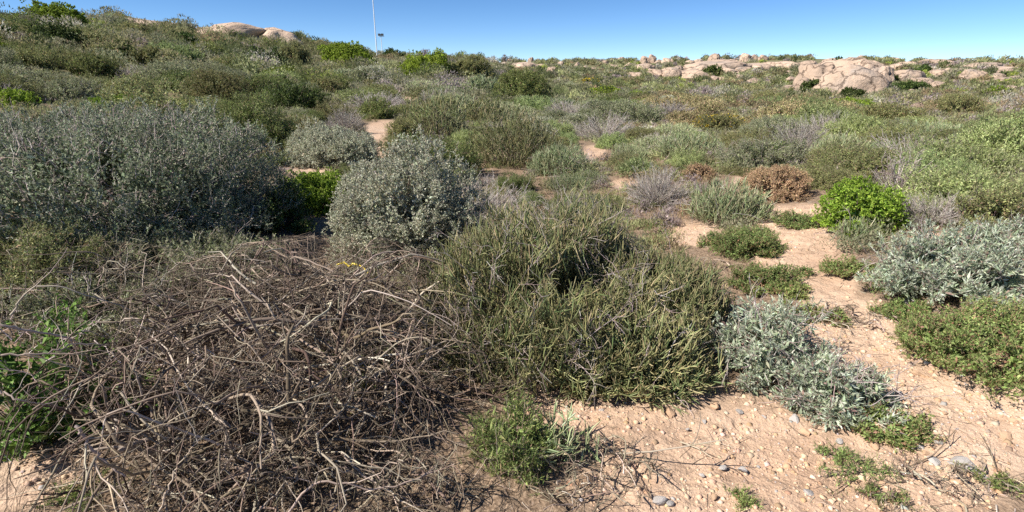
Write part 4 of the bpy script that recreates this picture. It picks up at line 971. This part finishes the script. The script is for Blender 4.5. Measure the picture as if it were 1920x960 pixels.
# farther slopes
n = 46000
r = np.sqrt(rngF.uniform(30**2, 200**2, n)); r[::3] = np.exp(rngF.uniform(math.log(30), math.log(340), len(r[::3]))); az = rngF.uniform(-1.0, 1.0, n); X = r*np.sin(az); Y = r*np.cos(az); Z = height(X, Y)
qx, qy, _ = project(X, Y, Z); keep = n2(X, Y, 6, 2, 41) > -0.42
for b in BOULD: keep &= ~((np.abs(qx-b[0]) < b[2]*0.95) & (qy > b[3]) & (qy-650/r < b[1]))
keep &= ~((r < 46) & (rngF.uniform(size=n) < 0.35))
X, Y, Z, r = X[keep], Y[keep], Z[keep], r[keep]; px, py, d = project(X, Y, Z)
zone_n = n2(X, Y, 14, 2, 60); kinds = np.empty(len(X), dtype='U12')
u = rngF.uniform(size=len(X)); q = u+0.5*zone_n+0.35*n2(X, Y, 5, 2, 61)
seq = ['greygreen', 'pale', 'needle', 'olive', 'reed', 'bleached', 'pencilpale', 'olive', 'silver', 'dark', 'needle', 'bright', 'greygreen', 'pale']
kinds[:] = np.array(seq)[(np.floor((q % 1.0)*len(seq)).astype(int)) % len(seq)]
kinds[(kinds == 'bright') & (rngF.uniform(size=len(X)) < 0.6)] = 'pale'
kinds[(kinds == 'silver') & (rngF.uniform(size=len(X)) < 0.6)] = 'greygreen'
br = (px > 1150) & (py > 188) & (py < 262) & (rngF.uniform(size=len(X)) < 0.6); kinds[br] = rngF.choice(['reed', 'reed', 'olive', 'bleached', 'olive', 'greygreen'], br.sum())
lft = (px < 700) & np.isin(kinds, ['bleached', 'reed', 'rust']) & (rngF.uniform(size=len(X)) < 0.7); kinds[lft] = 'olive'
lft = (px < 700) & (kinds == 'pale') & (rngF.uniform(size=len(X)) < 0.7); kinds[lft] = 'dark'
lft = (rngF.uniform(size=len(X)) < np.where(px < 700, 0.16, 0.05)); kinds[lft] = 'dark'
cr = rngF.uniform(0.45, 1.05, len(X))*(0.85+r/120)*np.where(X < -2, 1.7, 1.0); ch = cr*rngF.uniform(0.55, 0.95, len(X))*np.where(X < -2, 1.15, 1.0)
cells = {}; ok = np.zeros(len(X), bool)
for i in rngF.permutation(len(X)):
    cs = 6.0; gx, gy = int(X[i]//cs), int(Y[i]//cs); good = True
    for a_ in (-1, 0, 1):
        for b_ in (-1, 0, 1):
            for j in cells.get((gx+a_, gy+b_), ()):
                if (X[i]-X[j])**2+(Y[i]-Y[j])**2 < (0.78*(cr[i]+cr[j]))**2: good = False; break
            if not good: break
        if not good: break
    if good: ok[i] = True; cells.setdefault((gx, gy), []).append(i)
X, Y, Z, r, kinds, cr, ch = X[ok], Y[ok], Z[ok], r[ok], kinds[ok], cr[ok], ch[ok]
cnt = np.clip((cr/(r/533))**2*4.0, 24, 700).astype(int)
clump_mass(acc, rngF, X, Y, Z-0.03, cr, ch, kinds, r, cnt, np.full(len(X), 0.45))
tag(link('scrub', acc.mesh('scrub', M_SCRUB)), 'mixed low scrub covering the slopes up to the ridge', 'scrub', kind='stuff')

# ------------------------------------------------------------------ masts and block
def mast(px, py_base, dist, top_py, r, label, lights):
    d = raydir(px, py_base); t = dist/d[1]; x, y = d[0]*t, dist; z = float(height(x, y))-1.0
    dt = raydir(px, top_py); H = CAMZ+dt[2]*dist/dt[1]-z
    m = thing('light_mast', label, 'mast', (x, y, z)); rng = rng_(1); a = Acc()
    tubes(a, np.array([[[0, 0, H*k/5] for k in range(6)]]), np.array([np.linspace(r, r*0.55, 6)]), 10, np.array([[0.7, 0.72, 0.74]]))
    link('pole', a.mesh('pole', M_POLE, True), m)
    for side in (-1, 1):
        bm = bmesh.new(); bmesh.ops.create_cube(bm, size=1)
        for v in bm.verts: v.co = (v.co.x*0.9+side*0.55, v.co.y*0.4-0.2-v.co.z*0.15, v.co.z*0.75)
        bmesh.ops.bevel(bm, geom=bm.edges[:], offset=0.06, segments=2, affect='EDGES')
        me = bpy.data.meshes.new('floodlight'); bm.to_mesh(me); bm.free(); me.materials.append(M_DARK)
        link('floodlight', me, m, (0, 0, H-0.2))
    bm = bmesh.new(); bmesh.ops.create_cube(bm, size=1)
    for v in bm.verts: v.co = (v.co.x*2.3, v.co.y*0.2, v.co.z*0.18)
    me = bpy.data.meshes.new('crossarm'); bm.to_mesh(me); bm.free(); me.materials.append(M_POLE); link('crossarm', me, m, (0, 0.05, H-0.75))
    return m
mast(707, 104, 130, -45, 0.13, 'tall white mast rising out of the top of the picture', 2)
mast(717, 104, 210, 64, 0.17, 'shorter distant mast with a lamp head just right of the tall mast', 2)
g = ground_at(345, 77); bm = bmesh.new(); bmesh.ops.create_cube(bm, size=1)
for v in bm.verts: v.co = (v.co.x*1.0, v.co.y*0.9, v.co.z*1.0+0.35)
bmesh.ops.bevel(bm, geom=bm.edges[:], offset=0.05, segments=2, affect='EDGES')
me = bpy.data.meshes.new('block'); bm.to_mesh(me); bm.free(); me.materials.append(M_CONC)
o = link('concrete_block', me, None, g); o.rotation_euler = (0, 0, 0.4); tag(o, 'small pale concrete block among bushes below the left hilltop', 'concrete block')

# ------------------------------------------------------------------ stones and gravel in the foreground
def stone_mesh(seed, mat):
    me = rock_mesh(seed, 2, 10, 0.62, 0.15, 0.3); me.materials.clear(); me.materials.append(mat); me.polygons.foreach_set('use_smooth', np.zeros(len(me.polygons), bool)); return me
SG = [stone_mesh(700+i, M_STONE_GREY) for i in range(4)]; STN = [stone_mesh(720+i, M_STONE_TAN) for i in range(4)]
STONES = [ # px, py, half width px, grey?, label
 (1387, 772, 9, 1, 'grey angular stone under the sprawling silvery shrub'), (1433, 782, 7, 1, 'small bluish stone right of the grey angular stone'), (1490, 788, 15, 1, 'flat grey stone at the edge of the trailing silvery shrub'),
 (1357, 878, 8, 1, 'left of the two grey stones lying close together on the bare sand'), (1391, 880, 10, 1, 'right of the two grey stones lying close together on the bare sand'),
 (1316, 891, 6, 1, 'small bluish stone left of the paired grey stones'), (1339, 932, 9, 0, 'pale stone near the bottom edge below the paired grey stones'), (1514, 925, 12, 1, 'grey stone half buried at the bottom edge beside the twigs'),
 (1800, 872, 28, 1, 'large flat pale grey slab in the twigs at bottom right'), (1752, 868, 15, 1, 'grey stone left of the large flat pale slab'), (1885, 820, 13, 0, 'orange brown stone on the sand at the right'),
 (1757, 830, 9, 1, 'dark grey stone on the sand above the twigs'), (1700, 568, 12, 1, 'bluish white stone below the wide silvery shrub'), (1707, 582, 6, 1, 'small white stone beside the bluish white one'),
 (1640, 838, 11, 0, 'tan stone under the green mat'), (1575, 828, 9, 1, 'white stone in front of the trailing silvery shrub'), (1510, 812, 12, 0, 'orange clod at the left of the white stone'),
 (1094, 905, 24, 0, 'large tan stone among the twigs at the bottom'), (1238, 940, 15, 1, 'flat dark grey stone at the bottom edge'), (1255, 945, 9, 1, 'small bluish stone touching the flat dark one'),
 (1130, 770, 8, 1, 'bluish grey chip on the sand ledge'), (1255, 775, 17, 0, 'sandy clod with a shaded face on the ledge'), (1690, 815, 11, 0, 'tan stone right of the green mat'),
 (1655, 905, 10, 0, 'tan stone in the feathery weeds'), (1790, 905, 14, 0, 'brown stone below the large flat pale slab'), (1720, 700, 10, 0, 'pinkish stone at the foot of the thick low green shrub'),
 (1687, 738, 7, 1, 'small pale stone by the shadow on the sand'), (1340, 760, 10, 0, 'tan stone at the front of the sprawling silvery shrub'), (1320, 790, 7, 1, 'grey chip below the tan stone'),
 (1290, 805, 6, 1, 'bluish chip on the sand left of the grey chip'), (1465, 772, 9, 0, 'tan stone between silvery shrubs'), (1540, 870, 9, 0, 'tan clod above the feathery weeds'),
 (1710, 840, 10, 1, 'grey stone at the upper end of the twigs'), (1735, 850, 8, 0, 'orange stone beside the grey one at the twigs'), (1840, 895, 11, 1, 'white grey stone right of the brown stone'),
 (1470, 700, 8, 1, 'grey stone half hidden in the silvery shrubs'), (1425, 545, 13, 1, 'grey stone in the shade right of the biggest bush'), (1900, 790, 9, 0, 'small tan stone near the right edge'), (1770, 775, 8, 0, 'whitish chip on the open sand at the right'),
 (1770, 940, 10, 0, 'tan stone near the bottom right twigs')]
for i, (px, py, hw, gr, label) in enumerate(STONES):
    g = ground_at(px, py); dep = g[1]*CT-(g[2]-CAMZ)*ST; s = hw/FPX*dep
    o = link('stone', (SG if gr else STN)[i % 4], None, (g[0], g[1], g[2]+s*0.08)); o.scale = (s*1.0, s*rngB.uniform(0.7, 1), s*rngB.uniform(0.45, 0.75)); o.rotation_euler = (rngB.normal(0, 0.2), rngB.normal(0, 0.2), rngB.uniform(0, 6.28))
    tag(o, label, 'stone', 'stones on the sand')
def gravel():
    rng = rng_(55); a = Acc(); base = np.array([[1, 0, -.2], [-.5, .87, -.2], [-.5, -.87, -.2], [.35, .6, .6], [-.7, 0, .6], [.35, -.6, .6]])
    tri = np.array([[0, 1, 3], [1, 4, 3], [1, 2, 4], [2, 5, 4], [2, 0, 5], [0, 3, 5], [3, 4, 5]])
    n = 170000; r = np.sqrt(rng.uniform(1.3**2, 7.5**2, n)); az = rng.uniform(-0.85, 0.85, n); x, y = r*np.sin(az), r*np.cos(az); z = height(x, y, True)
    px, py, d = project(x, y, z); m = sand_mask(px, py, d, x, y); cl = n2(x, y, 0.5, 2, 31)
    k = (m > 0.3) & (rng.uniform(size=n) < np.clip(0.45+1.3*cl+(py > 740)*0.25-(py < 600)*0.1, 0.03, 1)) & (px > -50) & (px < 1970)
    x, y, z, cl = x[k], y[k], z[k], cl[k]; n = len(x); s = np.minimum(0.0026*rng.uniform(0.08, 1, n)**-0.8, 0.019)*rng.uniform(0.7, 1.1, n)
    V = base[None]*(1+rng.uniform(-0.3, 0.3, (n, 6, 3))); an = rng.uniform(0, 6.28, n); ca, sa = np.cos(an)[:, None], np.sin(an)[:, None]
    V = np.stack([V[..., 0]*ca-V[..., 1]*sa, V[..., 0]*sa+V[..., 1]*ca, V[..., 2]*rng.uniform(0.5, 1, (n, 1))], -1)*s[:, None, None]+np.stack([x, y, z+s*0.1], -1)[:, None]
    C = pal(rng, [((0.52, 0.365, 0.25), 6), ((0.56, 0.42, 0.31), 4), ((0.40, 0.36, 0.33), 0.8), ((0.43, 0.28, 0.17), 2)], n, 0.12)
    a.add(V, np.repeat(C[:, None], 6, 1), t=(tri[None]+np.arange(n)[:, None, None]*6).reshape(-1, 3))
    return a
M_GRAV = plant_mat('gravel', 0.9, 0, 0, 0, 0.2)
tag(link('gravel', gravel().mesh('gravel', M_GRAV)), 'orange tan gravel and crumbs scattered over the bare sand', 'gravel', kind='stuff')
def litter():
    rng = rng_(56); a = Acc(); n = 24000; r = np.sqrt(rng.uniform(1.4**2, 9**2, n)); az = rng.uniform(-0.85, 0.85, n); x, y = r*np.sin(az), r*np.cos(az); z = height(x, y, True)
    px, py, d = project(x, y, z); m = sand_mask(px, py, d, x, y); k = rng.uniform(size=n) < np.where(m > 0.5, 0.3, 0.9)
    x, y, z = x[k], y[k], z[k]; n = len(x); b = rng.uniform(0, 6.28, n); P = walk(rng, np.stack([x, y, z+0.004], -1), np.stack([np.cos(b), np.sin(b), rng.normal(0, 0.12, n)], -1), rng.uniform(0.02, 0.12, n), 4, 0.12)
    P[..., 2] = np.maximum(P[..., 2], height(P[..., 0], P[..., 1], True)+0.001)
    tubes(a, P, np.linspace(1, 0.5, 4)[None]*rng.uniform(0.0007, 0.002, (n, 1)), 3, pal(rng, DEADW, n)); return a
tag(link('twig_litter', litter().mesh('twig_litter', M_TWIG)), 'fine dead twig litter strewn over the soil', 'litter', kind='stuff')

# feathery weeds by the stones, sticks, strips
for i, (px, py, hw, top, label) in enumerate([(1600, 915, 75, 855, 'feathery green weed among stones left of the bottom right twigs'), (1560, 870, 34, 838, 'small feathery weed above the tan clod'),
        (1855, 925, 48, 890, 'green weed in the twigs at the bottom right corner'), (1640, 960, 50, 925, 'low weed cut by the bottom edge near the twigs'), (190, 955, 75, 905, 'grey green weed at the bottom left under the brush heap'),
        (1395, 960, 40, 940, 'tiny weed at the bottom edge on the sand'), (1010, 700, 30, 655, 'small green sprig left of the front lobe'), (1200, 700, 18, 680, 'small sprig on the sand ledge'),
        (700, 420, 60, 360, 'olive sprigs in front of the rounded silver shrub'), (1660, 570, 60, 530, 'green low growth under the wide silvery shrub')]):
    c, z, rx, ry, h, dist = fit(px, py, hw, top, 0.8)
    assemble('weed', label, 'weed', (c[0], c[1], z), leafy(900+i, rx, ry, min(h, rx*1.2), MAT if i % 2 else NEEDLE, int(90*hw/30), 14, 0.05, 0.011, 0.0022, 0.8, 0.4, 0.3, M_LEAF, holes=-0.05, depth=0.5, wood=14, bark_r=0.003))
def stick(px, py, L, ang, label, tilt=0.05, r=0.004, name='fallen_twig'):
    rng = rng_(int(px)); g = ground_at(px, py); a = Acc(); d = A(math.cos(ang), math.sin(ang), tilt)
    P = walk(rng, np.zeros((1, 3)), norm(d)[None], np.array([L]), 9, 0.09); P[:, :, 2] = np.maximum(P[:, :, 2], r)
    s, dd, _, _ = spawn(rng, P, 4, 0.2, 0.9, 0.7); Q = walk(rng, s, dd, L*rng.uniform(0.15, 0.5, len(s)), 5, 0.12); Q[..., 2] = np.maximum(Q[..., 2], 0.003)
    tubes(a, P, np.linspace(r, r*0.4, 9)[None], 6, pal(rng, DEADW, 1)); tubes(a, Q, np.linspace(r*0.5, r*0.25, 5)[None]*np.ones((len(s), 1)), 4, pal(rng, DEADW, len(s)))
    tag(link(name, a.mesh(name, M_TWIG, True), None, g), label, 'twig')
stick(1275, 830, 0.16, -0.6, 'short brown curved twig on the bare sand left of centre'); stick(1370, 925, 0.12, -0.7, 'thin short twig on the sand near the bottom edge')
stick(1145, 850, 0.5, -0.5, 'long dead twig lying from the needle bush onto the sand', r=0.005); stick(1650, 900, 0.5, 0.35, 'straight dry twig crossing the feathery weeds')
stick(1760, 900, 0.55, -0.25, 'longest dry twig in the tangle at bottom right', r=0.005); stick(1870, 885, 0.16, 1.1, 'reddish upright dry stalk at the right on the sand', 0.9, 0.003)
stick(1545, 640, 0.26, 0.1, 'thin white stick on the shadowed sand', 0.1, 0.003); stick(1405, 560, 0.2, 1.2, 'upright orange brown stalk beside the shadowed green mat', 1.2, 0.004)
stick(1470, 590, 0.2, 1.5, 'pale upright twig right of the orange brown stalk', 1.8, 0.003)
a = Acc(); P = np.array([at_depth(*p) for p in [(632, 496, 3.35), (645, 492, 3.35), (655, 500, 3.33), (662, 494, 3.33), (680, 500, 3.32), (690, 512, 3.3)]]); g0 = P[0].copy()
tubes(a, (P-g0)[None], np.full((1, 6), 0.007), 5, np.array([[0.7, 0.5, 0.02]])); tag(link('yellow_strip', a.mesh('yellow_strip', M_RIBBON, True), None, g0), 'curled yellow strip caught on top of the dead brush', 'strip')
